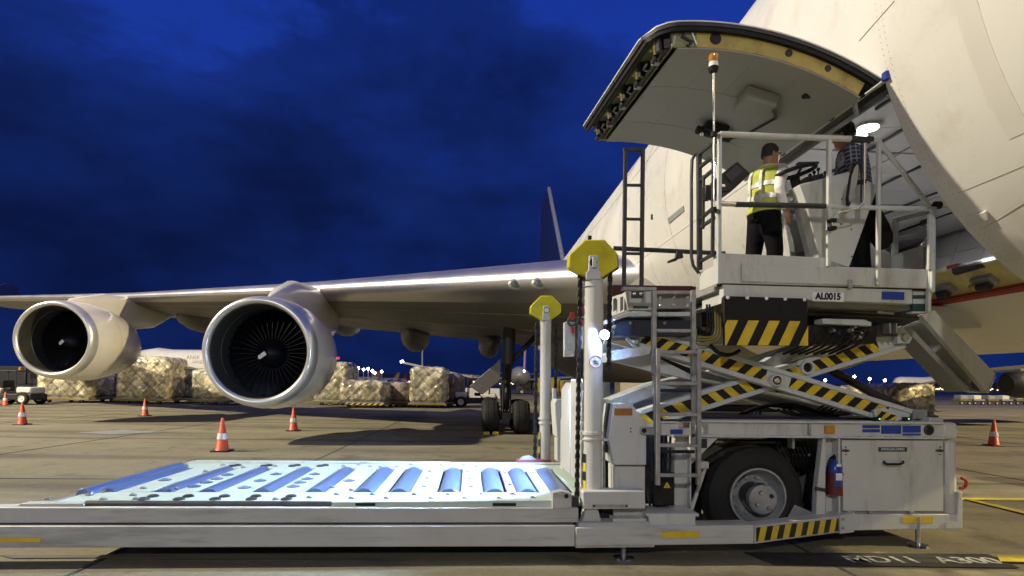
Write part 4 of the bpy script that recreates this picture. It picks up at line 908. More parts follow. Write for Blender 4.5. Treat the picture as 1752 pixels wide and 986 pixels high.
# ---- lift masts with chain sprocket guards
OCT = [(973, 457), (973.5, 436), (1001, 410), (1035, 410), (1057, 434), (1058, 457), (1031, 475), (1004, 475)]
def chain(x, y0, y1, v, parent, w=.045, blue=None):
    p0, p1 = V(x, y0, v), V(x, y1, v); l, vv, z1 = lvz(p1); z0 = p0.z; m = MB(blackp); st = w * .95; k = 0; z = z1
    while z < z0:
        c = LW(l, vv, z)
        if k % 2: m.box(c, RX * (w * .5), AX * (w * .16), ZX * (st * .62))
        else: m.box(c, RX * (w * .34), AX * (w * .45), ZX * (st * .62))
        z += st; k += 1
    return m.build('lift_chain', parent, .004, seg=1)
def mast(far):
    if not far:
        v = VN + .14; mm = vc(1013, 478, 862, 16.5, v, paint, 'lift_mast', n=32)
        g = MB(octyel); g.ppx(OCT, v - .07, v + .05); g = g.build('sprocket_guard', ld, .012, label='yellow octagonal guard plate of the near mast')
        part('guard_back', blackp, [(x + 1, y + 3) for x, y in OCT], v + .053, v + .10, .006, g)
        part('guard_bracket', ltgrey, [(1008, 437), (1024, 437), (1025, 462), (1028, 466), (1028, 478), (1003, 478), (1003, 466), (1007, 462)], v - .10, v - .071, .006, g)
        m = MB(blackp).lathe([(0, .035), (.012, .035)], V(1015, 449, v - .10), -AX, 20, True); m.use(ltgrey).box(V(1017, 449, v - .118), RX * .018, AX * .014, ZX * .045); m.build('guard_latch', g, .004)
        MB(blackp).box(V(1009, 407, v), RX * .014, AX * .02, ZX * .016).build('guard_lug', g)
        vc(1013, 477, 481, 17.5, v, blackp, 'mast_collar', mm); vc(1013, 491.5, 492.5, 16.8, v, midgrey, 'mast_collar', mm)
        vc(1013, 738, 744, 18.5, v, paint, 'mast_collar', mm); vc(1013, 749, 753, 18.5, v, paint, 'mast_collar', mm)
        MB(ltgrey).bar(V(1010, 751, v - .04), V(1043, 753, v), .03, .025).build('collar_clamp', mm, .004)
        chain(987, 466, 854, v, ld); chain(1041.5, 470, 632, v, ld)
        sg = V(1015.5, 620, v - .10); m = MB(redm); s_, u_2 = RX, ZX
        pts = []
        for k in range(25):
            t = 2 * pi * k / 24; x = .055 * cos(t); y = .052 * sin(t)
            rr = 16.7 * (V(1014, 620, v) - V(1013, 620, v)).length; x0 = .012 + x
            pts.append(LW(lvz(V(1013, 670, v))[0], v, V(1013, 620, v).z) + RX * x0 - AX * (math.sqrt(max(rr * rr - x0 * x0, 0)) + .001) + ZX * y)
        m.tube(pts, .0038, 6, False); m.use(whitelab).prism(pts[:-1], -AX * .0006); sgn = m.build('round_sign', mm, smooth=False)
        for q in range(3): MB(darksteel).box(LW(lvz(V(1013, 670, v))[0], v, V(1013, 620, v).z) + RX * .012 - AX * .0905 + ZX * (.016 - .014 * q), RX * (.03 - .004 * q), AX * .0006, ZX * .0022).build('sign_print', mm)
        rr = 16.9 * (V(1014, 800, v) - V(1013, 800, v)).length
        m = MB(blackp)
        for k in range(5):
            m.use(yellow if k % 2 else blackp); p = V(1013, 776 + 15 * k, v); q = V(1013, 791 + 15 * k, v)
            f = lambda z, t: LW(lvz(p)[0], v, z) + RX * (-rr * cos(t)) + AX * (-rr * sin(t))
            ts = [-.2, .1, .4, .7]
            m.add([f(p.z, t) for t in ts] + [f(q.z, t) for t in ts], [[i, i + 1, i + 5, i + 4] for i in range(3)])
        m.build('hazard_tape', mm)
        part('mast_foot', paint, [(996, 893), (1000, 880), (1006, 862), (1020, 862), (1026, 880), (1030, 893)], v - .08, v + .08, .01, mm)
        return mm
    v = 8.15; mm = vc(932, 545, 788, 9.5, v, paint, 'lift_mast', n=28)
    vc(934, 528, 546, 6.5, v, ltgrey, 'mast_neck', mm); vc(933, 543, 547, 10, v, blackp, 'mast_collar', mm)
    O2 = [(907, 536), (907.5, 524), (925, 506), (945, 506), (960.5, 522), (960, 536), (944, 547), (929, 549)]
    g = MB(octyel); g.ppx(O2, v - .07, v + .05); g = g.build('sprocket_guard', ld, .012, label='smaller looking yellow guard plate of the far mast')
    part('guard_back', blackp, [(x + .5, y + 2) for x, y in O2], v + .052, v + .1, .005, g)
    part('guard_bracket', ltgrey, [(930.5, 523), (940, 523), (941, 548), (928, 548)], v - .1, v - .071, .005, g)
    m = MB(blackp).lathe([(0, .042), (.012, .042)], V(935, 531, v - .1), -AX, 18, True); m.use(whitelab).lathe([(.012, .034), (.016, .034)], V(935, 531, v - .1), -AX, 18, True); m.build('guard_latch', g)
    vc(931.5, 714, 718, 11, v, paint, 'mast_collar', mm); vc(931.5, 722, 726, 11, v, paint, 'mast_collar', mm)
    MB(paint).bar(V(932, 724, v - .06), V(948, 724, v), .05, .04).build('collar_clamp', mm, .004)
    chain(915, 552, 786, v, ld, .055); chain(950, 552, 700, v, ld, .05)
    m = MB(yellow); 
    for k in range(4): m.use(yellow if k % 2 == 0 else blackp).ppx(R4(921.5, 740 + 12 * k, 924, 752 + 12 * k), v - .05, v - .03)
    m.build('hazard_tape', mm)
    part('mast_foot', pinkb, R4(886, 787, 943, 796), v - .15, v + .1, .006, mm, label='magenta base block of the far mast')
    part('mast_lug', paint, [(889, 787), (895, 782), (906, 780), (916, 785), (918, 787)], v - .15, v - .05, .004, mm)
    return mm
mast(False); mast(True)
# ---- housings beside the near mast
hs = part('lift_housing', paint, [(1049, 692), (1081, 691), (1106, 724), (1106, 796), (1051, 796), (1041, 749)], VN + .1, VN + .45, .008)
MB(orangelab).ppx(R4(1051.5, 699, 1082, 711), VN + .096, VN + .1).build('warning_label', hs, smooth=False)
bolts(hs, [(1079, 733), (1079, 739)], VN + .1, .006, darksteel)
lug = MB(galv); lug.ppx([(1096, 735), (1100, 731), (1122, 731), (1122, 744), (1100, 744), (1096, 741)], VN + .06, VN + .09); lug.use(blackp).lathe([(0, .022), (.004, .022)], V(1102, 737, VN + .058), -AX, 14, True); lug.build('housing_lug', hs, .004)
part('lift_column', paint, R4(1051, 797, 1104, 842), VN + .16, VN + .4, .008)
part('lift_column', paint, R4(1050, 872, 1104, 890), VN + .16, VN + .4, .006)
cbx = part('cross_box', paint, [(996, 842), (1000, 840), (1104, 840), (1105, 871), (998, 872)], VN + .0, VN + .16, .012)
m = MB(darksteel); m.ppx(R4(1014, 864, 1074, 868), VN - .003, VN); m.use(paint).ppx(R4(1018, 865, 1070, 867), VN - .006, VN - .003); m.build('box_slot', cbx, smooth=False)
part('foot_bar', paint, [(1049, 888), (1106, 888), (1106, 895), (1049, 895)], VN + .02, VN + .3, .004)
bolts(ld, [(1060, 886), (1081, 886), (1098, 886)], VN + .1, .02)
part('actuator_rod', galv, R4(1031, 760, 1036, 838), VN + .25, VN + .28, .004); part('hose_cover', blackp, [(1041, 690), (1047, 690), (1040, 775), (1036, 775), (1036, 730)], VN + .2, VN + .3, .006)
part('pump', navy, R4(1031, 868, 1047, 892), VN + .2, VN + .4, .01)
# ---- lift carriage between the masts, lit by the work lamp
lc = part('lift_carriage', paint, [(949, 690), (953, 683), (977, 685), (977, 750), (964, 752), (953, 748)], 7.5, 7.9, .006)
part('carriage_leg', paint, R4(962, 718, 974, 808), 7.3, 7.45, .006); part('carriage_leg', paint, R4(953, 750, 962, 790), 7.55, 7.8, .006)
part('carriage_frame', paint, [(975, 668), (983, 654), (984, 820), (975, 812)], 6.3, 6.9, .006)
part('carriage_frame', paint, [(993, 650), (998, 648), (998, 835), (993, 830)], 5.55, 6.1, .006)
part('carriage_guide', paint, [(990, 655), (993, 652), (993, 826), (990, 822)], 6.2, 6.28, .004)
for px, v0 in (([(965, 552), (970, 550), (970, 600), (983, 600), (983, 610), (965, 611)], 6.7), ([(990, 545), (1000, 541), (1000, 597), (990, 597)], 6.2)):
    part('carriage_guard', paint, px, v0, v0 + .06, .006)
part('carriage_guard', ltgrey, R4(970, 551, 984, 600), 6.74, 6.78, .004)
for x, y, v0 in ((979, 550, 6.65), (998, 538, 6.15)):
    m = MB(darksteel).tube(arc(V(x, y, v0), RX, ZX, .05, 0, 2 * pi, 20), .012, 8, False); m.use(redm).box(V(x, y - 9, v0), RX * .025, AX * .02, ZX * .04); m.box(V(x + 1, y + 15, v0 + .02), RX * .02, AX * .01, ZX * .035); m.build('lifting_shackle', ld)
part('cross_tie', paint, [(1000, 655), (1044, 655), (1044, 720), (1000, 720)], 7.2, 7.4, .006); part('carriage_block', bluelab, R4(988, 700, 993, 722), 6.5, 6.6, .004)
part('carriage_sensor', ltgrey, R4(946, 665, 952, 684), 7.85, 7.95, .006)

# ---- access ladder: lower flight, upper flight, grab frame
def ladder(name, xl, xr, ytop, ybot, rungs, v, w=.05, m=galv, depth=.05, rr=.03, ylx=0):
    root = MB(m).bar(V(xl, ybot, v), V(xl - ylx, ytop, v), w, depth, AX).build(name, ld, .004)
    MB(m).bar(V(xr, ybot, v), V(xr - ylx, ytop, v), w, depth, AX).build('stile', root, .004)
    for y in rungs: MB(m).bar(V(xl, y, v), V(xr, y + .5, v), depth * .8, rr, ZX).build('rung', root, .004)
    return root
ladder('access_ladder', 1125, 1195, 597, 830, [602.5, 656, 709, 762, 813], VN + .02, .036)
ladder('access_ladder', 1119, 1186, 497, 640, [566], VN + .08, .036)
MB(galv).bar(V(1119, 640, VN + .12), V(1123, 775, VN + .12), .03, .03, AX).build('ladder_stay', ld, .004); MB(galv).bar(V(1186, 640, VN + .12), V(1186, 742, VN + .12), .03, .03, AX).build('ladder_stay', ld, .004)
for y in (668, 720, 773): MB(navy).bar(V(1126, y, VN + .25), V(1188, y, VN + .25), .03, .03, ZX).build('ladder_back_rung', ld, .004)
gl_ = ladder('grab_frame', 1067.5, 1097.5, 255, 493, [317, 375, 434], VN + .08, .034, darksteel, .034, .022, ylx=-2.5)
MB(darksteel).bar(V(1066, 257, VN + .08), V(1101, 257, VN + .08), .034, .03, ZX).build('rung', gl_, .004)
MB(galv).bar(V(1064, 494, VN + .06), V(1122, 495, VN + .06), .05, .03, ZX).build('ladder_platform', ld, .004)
part('ladder_post', galv, R4(1116.5, 492, 1122.5, 600), VN + .05, VN + .1, .004); part('ladder_post', galv, R4(1184, 496, 1190, 600), VN + .05, VN + .1, .004)
# ---- grey bolted box at the head of the ladder
hbx = part('head_box', midgrey, R4(1121, 501, 1185, 528), VB + .2, VB + .9, .004)
part('head_box_top', galv, R4(1121, 497.5, 1188, 503), VB + .12, VB + .9, .004, hbx)
bolts(hbx, [(1129, 508), (1152, 508), (1175, 508.5), (1129, 523), (1152, 523), (1175, 523.5)], VB + .2, .018, chrome)
hb2 = part('head_panel', paint, [(1070, 499), (1119, 499), (1119, 531), (1074, 531)], VB + .2, VB + .3, .004)
part('head_plate', darksteel, R4(1080, 499, 1101, 510), VB + .19, VB + .2, .003, hb2); bolts(hb2, [(1085, 503), (1096, 503)], VB + .19, .016, chrome); part('head_slot', greenlab, R4(1083, 524, 1109, 528), VB + .195, VB + .2, 0, hb2)
hb3 = MB(paint); 
hb3.prism([V(1047, 508, VB + .75), V(1073, 500, VB + .25), V(1073, 531, VB + .25), V(1047, 541, VB + .75)], AX * .05); hb3 = hb3.build('side_bracket', ld, .004)
for x0, x1, t in ((1049, 1054, .62), (1061, 1066, .36), (1068, 1071, .28)):
    m = MB(darksteel).prism([V(x0, 512 - (x0 - 1047) * .2, VB + t - .012), V(x1, 511 - (x1 - 1047) * .2, VB + t - .05), V(x1, 530, VB + t - .05), V(x0, 534, VB + t - .012)], -AX * .01); m.build('bracket_slot', hb3, smooth=False)
part('blue_lip', ltgrey, [(1045, 544), (1075, 534), (1190, 534), (1190, 541), (1076, 541), (1046, 550)], VB + .22, VB + .9, .004)
nb = part('dark_box', navy, R4(1051, 548, 1184, 575), VB + .3, VB + .9, .004); bolts(nb, [(1078, 553), (1137, 553)], VB + .3, .015); part('box_seam', blackp, R4(1083.5, 548, 1084.5, 575), VB + .296, VB + .3, 0, nb)
MB(midgrey).ppx(R4(1056, 541, 1184, 549), VB + .5, VB + .9).build('box_shelf', ld)
part('maroon_bumper', maroon, [(1047, 487.5), (1191, 489.5), (1191, 500), (1047, 505)], VB + .95, VB + 1.1, .006)
m = MB(darksteel); m.tube([V(1050, 425, 6.6), V(1240, 434, 6.6)], .026, 10); side_rail = m.build('side_rail', ld)
MB(darksteel).prism([V(1158, 429, 6.55), V(1168, 432, 6.55), V(1170, 441, 6.55), V(1161, 443, 6.55), V(1158, 446, 6.55), V(1144, 450, 6.55), V(1143, 446.5, 6.55), V(1156, 441, 6.55)], AX * .04).build('rail_latch', ld, .006)
# work lamp (the bright white LED) and its bracket
lp = V(1034.5, 573, VN - .02)
ld_ = (-RX * .50 - AX * .80 - ZX * .22).normalized()
m = MB(blackp); m.lathe([(.0, .040), (-.02, .052), (-.055, .046), (-.07, .025)], lp, ld_, 24, True); m.use(led).lathe([(.001, .046), (.012, .040), (.020, .020)], lp - ld_ * .012, ld_, 24, True); wl_ = m.build('work_lamp', ld, ang=60)
MB(ltgrey).bar(lp - ld_ * .06, V(1052, 558, VB + .3), .025, .025).build('lamp_bracket', wl_)
lp = lp + ld_ * .03
lamp('loader_work_light', 'SPOT', lp, 13, (0.36, 0.56, 1.0), .03, LW(-.6, 6.2, .6), 150, .5)
lamp('loader_work_light', 'SPOT', lp + AX * .20 + RX * .02, 230, (0.36, 0.57, 1.0), .03, LW(1.9, 6.2, 1.5), 140, .5)
l2 = LW(lvz(V(1012, 560, 5.68))[0], 5.68, 2.14)       # added lamp hidden behind the mast, put in to light the deck
m = MB(blackp); m.lathe([(.0, .040), (-.02, .052), (-.055, .046), (-.07, .025)], l2, -RX, 24, True); m.use(led).lathe([(.001, .046), (.012, .040), (.020, .020)], l2 + RX * .012, -RX, 24, True); m.build('work_lamp', ld, ang=60)
lamp('loader_work_light', 'SPOT', l2 - RX * .04, 2000, (0.42, 0.65, 1.0), .03, LW(-1.7, 7.3, .2), 100, .5)
# ---- lower table plate and shelves lit by the lamp
part('table_plate', ltgrey, [(1044, 606), (1052, 600), (1112, 592), (1112, 606), (1046, 619)], VB + .35, VB + .9, .004)
part('table_plate', ltgrey, [(1044, 618), (1058, 621), (1182, 650), (1184, 642), (1110, 604)], VB + .6, VB + .7, .004)
part('table_side', navy, [(1062, 619), (1112, 604), (1186, 632), (1186, 650)], VB + .72, VB + .8, .004)
MB(ltgrey).bar(V(1072, 578, VB + .5), V(1090, 598, VB + .5), .03, .03).build('table_strut', ld, .004)
part('table_slope', ltgrey, [(1046, 684), (1118, 656), (1190, 640), (1190, 652), (1060, 700)], VB + .9, VB + 1.3, .004)

# ---- scissor arms
def arm(p0, p1, w, v, tape, dv=.09, name='scissor_arm', flip=1):
    a, b = V(*p0, v), V(*p1, v); d = (b - a).normalized(); nn = AX.cross(d).normalized(); nn = nn if nn.z > 0 else -nn
    m = MB(ltgrey); m.prism([a - nn * w * .4, b - nn * w * .4, b + nn * w * .4, a + nn * w * .4], AX * dv)
    m.build
    r = w * .15
    for s in (1, -1):
        m.prism([a + nn * s * w * .5 - AX * .02, b + nn * s * w * .5 - AX * .02, b + nn * s * (w * .5 - r * 1.6) - AX * .02, a + nn * s * (w * .5 - r * 1.6) - AX * .02], AX * (dv + .04))
    o = m.build(name, ld, .012, seg=3)
    L = (b - a).length
    for t0, t1, n_, ph in tape:
        q0, q1 = a + d * L * t0, a + d * L * t1; h = nn * w * .27
        hazard(o, q0 + h - AX * .003, q1 + h - AX * .003, q1 - h - AX * .003, q0 - h - AX * .003, n_, (w * .34) / (L * (t1 - t0)) * flip, phase=ph)
    return o
aA = arm((1098, 578), (1556, 717), .205, VC + .08, [(.0, .195, 4, .4), (.215, .455, 4, .75), (.545, .915, 6, .0)], flip=1)
aB = arm((1080, 724), (1545, 579), .205, VC + .20, [(.03, .225, 3, .2), (.245, .47, 4, .0), (.565, .905, 6, .6)], flip=-1)
pv = V(1326, 651, VC + .05); m = MB(ltgrey).lathe([(.05, .062), (-.03, .062), (-.04, .055)], pv, AX, 28, True); m.use(darksteel).lathe([(-.038, .045), (-.044, .045)], pv, AX, 24, True); m.use(chrome).lathe([(-.044, .032), (-.05, .028), (-.058, .012)], pv, AX, 18, True); m.build('scissor_pivot', aA)
pv2 = V(1380, 629, VC + .17); m = MB(ltgrey).lathe([(.04, .07), (-.03, .07), (-.03, .05), (.02, .05)], pv2, AX, 24); m.use(blackp).lathe([(.0, .05), (.02, .05)], pv2, AX, 24, True); m.build('pivot_boss', aB)
for o in (aA, aB):
    c = o.copy(); COL.objects.link(c); c.location = o.location + AX * 1.75
part('arm_bracket', ltgrey, [(1536, 562), (1546, 560), (1562, 578), (1556, 588), (1536, 588)], VC + .12, VC + .2, .006)
m = MB(galv).lathe([(0, .04), (-.03, .036)], V(1547, 578, VC + .12), AX, 18, True); m.build('arm_pin', ld)
part('arm_foot', ltgrey, [(1496, 702), (1512, 697), (1556, 716), (1530, 722), (1500, 721)], VC + .02, VC + .07, .006)
hz_px(ld, (1503, 702), (1536, 712), (1530, 720), (1499, 718), VC + .018, 2, .25, phase=.3)
for x in (1502, 1552): MB(blackp).ppx(R4(x - 4, 714, x + 4, 721), VC - .02, VC + .02).use(pbr('green_pilot', (.1, .9, .2), .3, emit=((.2, 1, .3), 2)) if 'green_pilot' not in MATS else MATS['green_pilot']).ball(V(x + 3, 717, VC - .025), .006).build('pilot_lamp', ld)
part('grey_box', midgrey, R4(1562, 701, 1587, 717), VC + .2, VC + .4, .006); part('grey_box', ltgrey, [(1588, 722), (1593, 715), (1612, 715), (1616, 722)], VC + .1, VC + .3, .01)
# cylinder, cross beams, hoses between the arms
m = MB(ltgrey); m.tube([V(1302, 628, VC + .55), V(1360, 598, VC + .55)], .075, 18); m.use(chrome).tube([V(1360, 598, VC + .55), V(1420, 568, VC + .55)], .045, 14); m.build('lift_cylinder', ld)
part('cylinder_clevis', ltgrey, [(1300, 622), (1330, 604), (1346, 600), (1357, 607), (1356, 616), (1340, 626), (1310, 632)], VC + .3, VC + .4, .01)
MB(darksteel).tube([V(1395, 620, VC + .9), V(1545, 700, VC + .9)], .05, 12).build('cross_tube', ld); MB(midgrey).tube([V(1190, 655, VC + .8), V(1420, 700, VC + .8)], .06, 12).build('cross_tube', ld)
m = MB(hosem)
for k in range(7): m.tube(bezier(V(1330 + 9 * k, 700, VC + .4), V(1345 + 14 * k, 712 + 3 * (k % 3), VC + .35), V(1380 + 12 * k, 716, VC + .4), V(1415 + 9 * k, 690 + k, VC + .5), 10), .014, 6)
for k in range(5): m.tube(bezier(V(1260 + 10 * k, 712, VC + .7), V(1300, 690 - 3 * k, VC + .7), V(1350, 680 + 6 * k, VC + .6), V(1400, 706, VC + .6), 10), .016, 6)
m.build('hydraulic_hose', ld)
part('frame_cross', navy, [(1198, 712), (1560, 716), (1560, 722), (1198, 719)], VC + .25, VC + 1.4, .004)
yhose = pbr('pale_yellow_hose', (0.30, 0.25, 0.07), 0.5)
# hoses in a loop under the bridge end
for k in range(6):
    m = MB(yhose if k < 3 else hosem); q = 4.5 * k
    m.tube([V(1232 - q, 521, VB + .3)] + bezier(V(1233 - q, 562 - q * .3, VB + .3), V(1233 - q, 588 - q * .6, VB + .3), V(1222 - q, 584 - q * .8, VB + .3), V(1193, 588 - q * 1.3, VB + .3), 10), .011, 8); m.build('hose_loop', ld)
m = MB(hosem)
for k in range(4): m.tube(bezier(V(1194, 560 + 7 * k, VB + .4), V(1205, 575 + 4 * k, VB + .35), V(1216, 580, VB + .35), V(1222, 545 + 5 * k, VB + .45), 10), .012, 6)
m.tube(bezier(V(1215, 590, VB + .4), V(1232, 612, VB + .4), V(1250, 612, VB + .4), V(1265, 600, VB + .45), 10), .02, 8)
m.build('hose_bundle', ld)
# beam and hydraulics under the bridge
part('bridge_beam', darksteel, R4(1200, 520, 1580, 560), VB + .9, VB + 1.1, 0)
part('valve_manifold', blackp, R4(1384, 556, 1500, 588), VB + .35, VB + .8, .008)
rnd = random.Random(11)
for k in range(16):
    x, y = 1412 + rnd.random() * 86, 560 + rnd.random() * 22
    m = MB(rnd.choice([galv, darksteel, brass, darksteel])).lathe([(0, .022), (.03, .02), (.03, .013), (.07, .013)], V(x, y, VB + .35), -AX, 10, True); m.build('hose_fitting', ld)
m = MB(hosem)
for k in range(8): m.tube(bezier(V(1388 + 14 * k, 566 + 3 * (k % 3), VB + .3), V(1380 + 14 * k, 590, VB + .22), V(1370 + 12 * k, 596, VB + .35), V(1340 + 13 * k, 606, VB + .5), 10), .013, 6)
m.build('hydraulic_hose', ld)
part('blue_cover', ltgrey, [(1408, 545), (1480, 547), (1492, 552), (1491, 558), (1408, 554)], VB + .25, VB + .4, .006)
m = MB(galv); m.ppx(R4(1412, 522, 1432, 527), VB + .2, VB + .3); m.build('stop_plate', ld, .003)
m = MB(darksteel); m.tube([V(1384, 528, VB + .3), V(1530, 533, VB + .3)], .018, 8); m.tube([V(1384, 536, VB + .35), V(1570, 545, VB + .35)], .022, 8); m.use(galv).tube([V(1500, 533, VB + .25), V(1528, 536, VB + .25)], .02, 8); m.build('control_rod', ld)
for x in (1522, 1533): part('guide_bracket', galv, R4(x, 553, x + 3, 570), VB + .3, VB + .4, .003)
part('guide_plate', darksteel, R4(1500, 553, 1536, 575), VB + .42, VB + .7, .004)
# ---- bridge front support leg (open channel) and side roller arm
vs_ = VC + .1
part('support_leg', paint, [(1577, 539), (1599, 531), (1703, 639), (1689, 671)], vs_ - .05, vs_ + .02, .006)
m = MB(midgrey); m.ppx([(1550, 557), (1577, 546), (1689, 671), (1658, 671)], vs_ + .25, vs_ + .28); m.build('support_web', ld, .004)
part('support_flange', midgrey, [(1546, 560), (1555, 556), (1662, 670), (1652, 671)], vs_ + .02, vs_ + .28, .004); part('support_flange', midgrey, [(1560, 572), (1564, 570), (1674, 671), (1668, 671)], vs_ + .15, vs_ + .25, .004)
part('support_rib', midgrey, [(1592, 604), (1612, 588), (1616, 590), (1597, 606)], vs_ + .02, vs_ + .26, .003)
part('support_end', chrome, [(1689, 671), (1703, 639), (1705, 642), (1692, 673)], vs_ - .05, vs_ + .2, .003)
part('roller_arm', paint, [(1592, 523), (1672, 527), (1684, 540), (1680, 553), (1680, 561), (1628, 562), (1600, 545)], VB + .75, VB + .95, .008)
m = MB(black).tube([V(1682, 543, VB + .8), V(1692, 543, VB + .8)], .07, 20); m.build('bumper_roller', ld, .008)

# ================================================================== THE BRIDGE (raised platform) OF THE LOADER
ZF = V(1300, 487, VB).z - .01
br = part('bridge_fascia', paint, [(1228, 433), (1416, 441), (1420, 456), (1592, 461.5), (1595, 494), (1227, 484.5)], VB, VB + .10, .005)
part('fascia_panel', paint, [(1269, 451), (1272, 452), (1480, 459), (1480, 489), (1269, 482)], VB - .014, VB - .001, .004)
part('fascia_panel', paint, [(1237, 487), (1561, 496), (1561, 520.5), (1380, 513), (1238, 509)], VB + .01, VB + .1, .005)
part('fascia_gap', blackp, [(1230, 484), (1592, 493), (1592, 498), (1230, 489)], VB + .03, VB + .08, 0)
m = MB(ltgrey); m.ppx(R4(1562, 497, 1590, 520), VB + .05, VB + .1); m.use(greenlab).ppx(R4(1562, 505, 1586, 511.5), VB + .045, VB + .05); m.ppx(R4(1562, 519, 1590, 533), VB + .06, VB + .1); m.use(paint).ppx(R4(1560, 533, 1590, 536), VB + .03, VB + .1); m.build('fascia_louvre', ld, .002)
part('bridge_underside', midgrey, [(1240, 509), (1561, 521), (1561, 530), (1240, 516)], VB + .12, 7.9, .004)
wl2 = MB(whitelab).ppx([(1390, 499.5), (1444, 501), (1444, 516.5), (1390, 515)], VB + .005, VB + .01).build('number_label', ld, smooth=False)
text('number_lettering', 'AL0015', V(1417, 507.7, VB + .002), .084, blackp, ld, ext=.001, off=.0036, sx=.92)
for z_ in (0,):
    MB(bluelab).ppx([(1509, 499), (1547.5, 500), (1547.5, 513.5), (1509, 512.5)], VB + .006, VB + .01).build('blue_label', ld, smooth=False)
MB(galv).ppx(R4(1452, 478, 1459, 493), VB - .03, VB).build('fascia_latch', ld, .004)
fl_ = LW(*lvz(V(1228, 437, VB))); ll, rr_ = lvz(V(1230, 440, VB))[0], lvz(V(1592, 461, VB))[0]
MB(midgrey).lbox(ll, rr_ + .1, VB + .1, 7.9, ZF - .05, ZF).build('bridge_floor', ld, .004)
MB(ltgrey).lbox(ll - .02, rr_ + .1, 7.9, 8.0, ZF - .35, ZF + .1).build('bridge_fascia', ld, .005)
part_l = MB(paint); part_l.lbox(ll - .012, ll - .001, VB + .005, VB + .42, V(1228, 486, VB).z, V(1228, 452, VB).z); part_l.build('bridge_end_plate', ld, .004)
MB(paint).lbox(ll + .05, ll + .06, VB + .05, VB + .5, V(1228, 518, VB).z, V(1228, 488, VB).z).build('bridge_end_plate', ld, .003)
# rubber flap with hazard stripes
fl0 = part('rubber_flap', black, [(1239, 506.5), (1381.5, 511), (1382, 591.5), (1240, 591)], VB - .03, VB + .008, .003)
bolts(fl0, [(1245, 509.5), (1278, 510), (1311, 511), (1343, 512), (1376, 513)], VB - .03, .016, whitelab)
hz_px(fl0, (1240, 548), (1382, 550), (1382, 591.5), (1240, 591), VB - .031, 3.5 and 4, .14, phase=.55, duty=.52, back=False)
# handrails
def rail(name, pts, v, r=.022, m=None, n=10):
    return MB(m or ltgrey).tube([V(x, y, v) for x, y in pts], r, n).build(name, ld, 0)
lp_ = V(1231, 480, VB - .02)
rail('handrail', [(1232, 230), (1340, 234), (1457, 238)], VB - .03, .027, paint); rail('handrail', [(1455, 238), (1492, 240)], VB - .03, .032, darksteel)
rail('handrail', [(1488, 241), (1503, 242)], VB - .03, .027, paint); rail('handrail', [(1503, 242), (1590, 353)], VB - .03, .022, paint)
rail('handrail', [(1232, 349), (1262, 350)], VB - .03, .022, chrome); rail('handrail', [(1258, 350), (1412, 353)], VB - .03, .024, darksteel); rail('handrail', [(1410, 353), (1502, 356), (1600, 358)], VB - .03, .022, ltgrey)
for x, y0, y1, w, mm in ((1231, 228, 486, .036, ltgrey), (1418.5, 240, 456, .036, paint), (1503.5, 240, 488, .034, paint), (1480, 243, 354, .020, paint), (1474.5, 243, 354, .016, darksteel), (1596, 357, 500, .036, ltgrey), (1590.5, 366, 462, .030, paint)):
    MB(mm).bar(V(x, y0, VB - .03), V(x - 1, y1, VB - .03), w, w, AX).build('rail_post', ld, .006)
part('rail_post', paint, [(1590, 455), (1596, 455), (1593, 534), (1588, 534)], VB - .02, VB + .02, .004)
MB(black).tube([V(1598, 351.5, VB - .0), V(1609, 351.5, VB + .0)], .036, 16).build('rail_bumper', ld, .006); MB(black).tube([V(1588, 353, VB), V(1600, 352, VB)], .018, 10).build('rail_bumper', ld)
# gate of slanted rungs at the ladder end, bent grab tube
gt = MB(darksteel).bar(V(1221, 250, VB + .02), V(1219, 440, VB + .02), .03, .03, AX).build('ladder_gate', ld, .005)
MB(darksteel).bar(V(1196, 264, VB + .36), V(1197, 462, VB + .36), .045, .045, AX).build('gate_stile', gt, .005); MB(darksteel).bar(V(1204, 300, VB + .25), V(1203, 392, VB + .25), .026, .026, AX).build('gate_stile', gt, .005)
for (xa, ya), (xb, yb) in (((1196, 264), (1220, 245)), ((1197, 287), (1220, 268)), ((1198, 310), (1220, 291)), ((1198, 375), (1221, 356)), ((1198, 390), (1222, 373)), ((1198, 448), (1222, 434))):
    MB(darksteel).bar(V(xa, ya, VB + .36), V(xb, yb, VB + .02), .03, .03).build('gate_rung', gt, .004)
rail('grab_tube', [(1196, 264), (1188, 266), (1184, 274), (1183, 300), (1183, 440), (1186, 455), (1196, 468)], VB + .40, .016, darksteel)
part('gate_motor', blackp, R4(1207, 316, 1217, 341), VB + .12, VB + .2, .01)
# beacon on its pole
MB(chrome).tube([V(1221, 124, 4.86), V(1221, 365, 4.86)], .011, 12).build('beacon_pole', ld)
for y in (231, 360):
    vc(1221, y - 5, y + 4, 5, 4.86, black, 'pole_clamp'); MB(darksteel).bar(V(1221, y, 4.86), V(1230, y + 3, VB - .03), .03, .03).build('clamp_arm', ld)
bc = V(1220.5, 119, 4.86); m = MB(black).lathe([(-.02, .035), (.012, .045), (.02, .04)], bc, ZX, 20, True); m.use(whitelab).lathe([(.02, .04), (.056, .038)], bc, ZX, 20, True); m.use(amber).lathe([(.058, .036), (.066, .034), (.075, .040), (.118, .041), (.126, .034)], bc, ZX, 24, True); m.build('beacon', ld, ang=40)
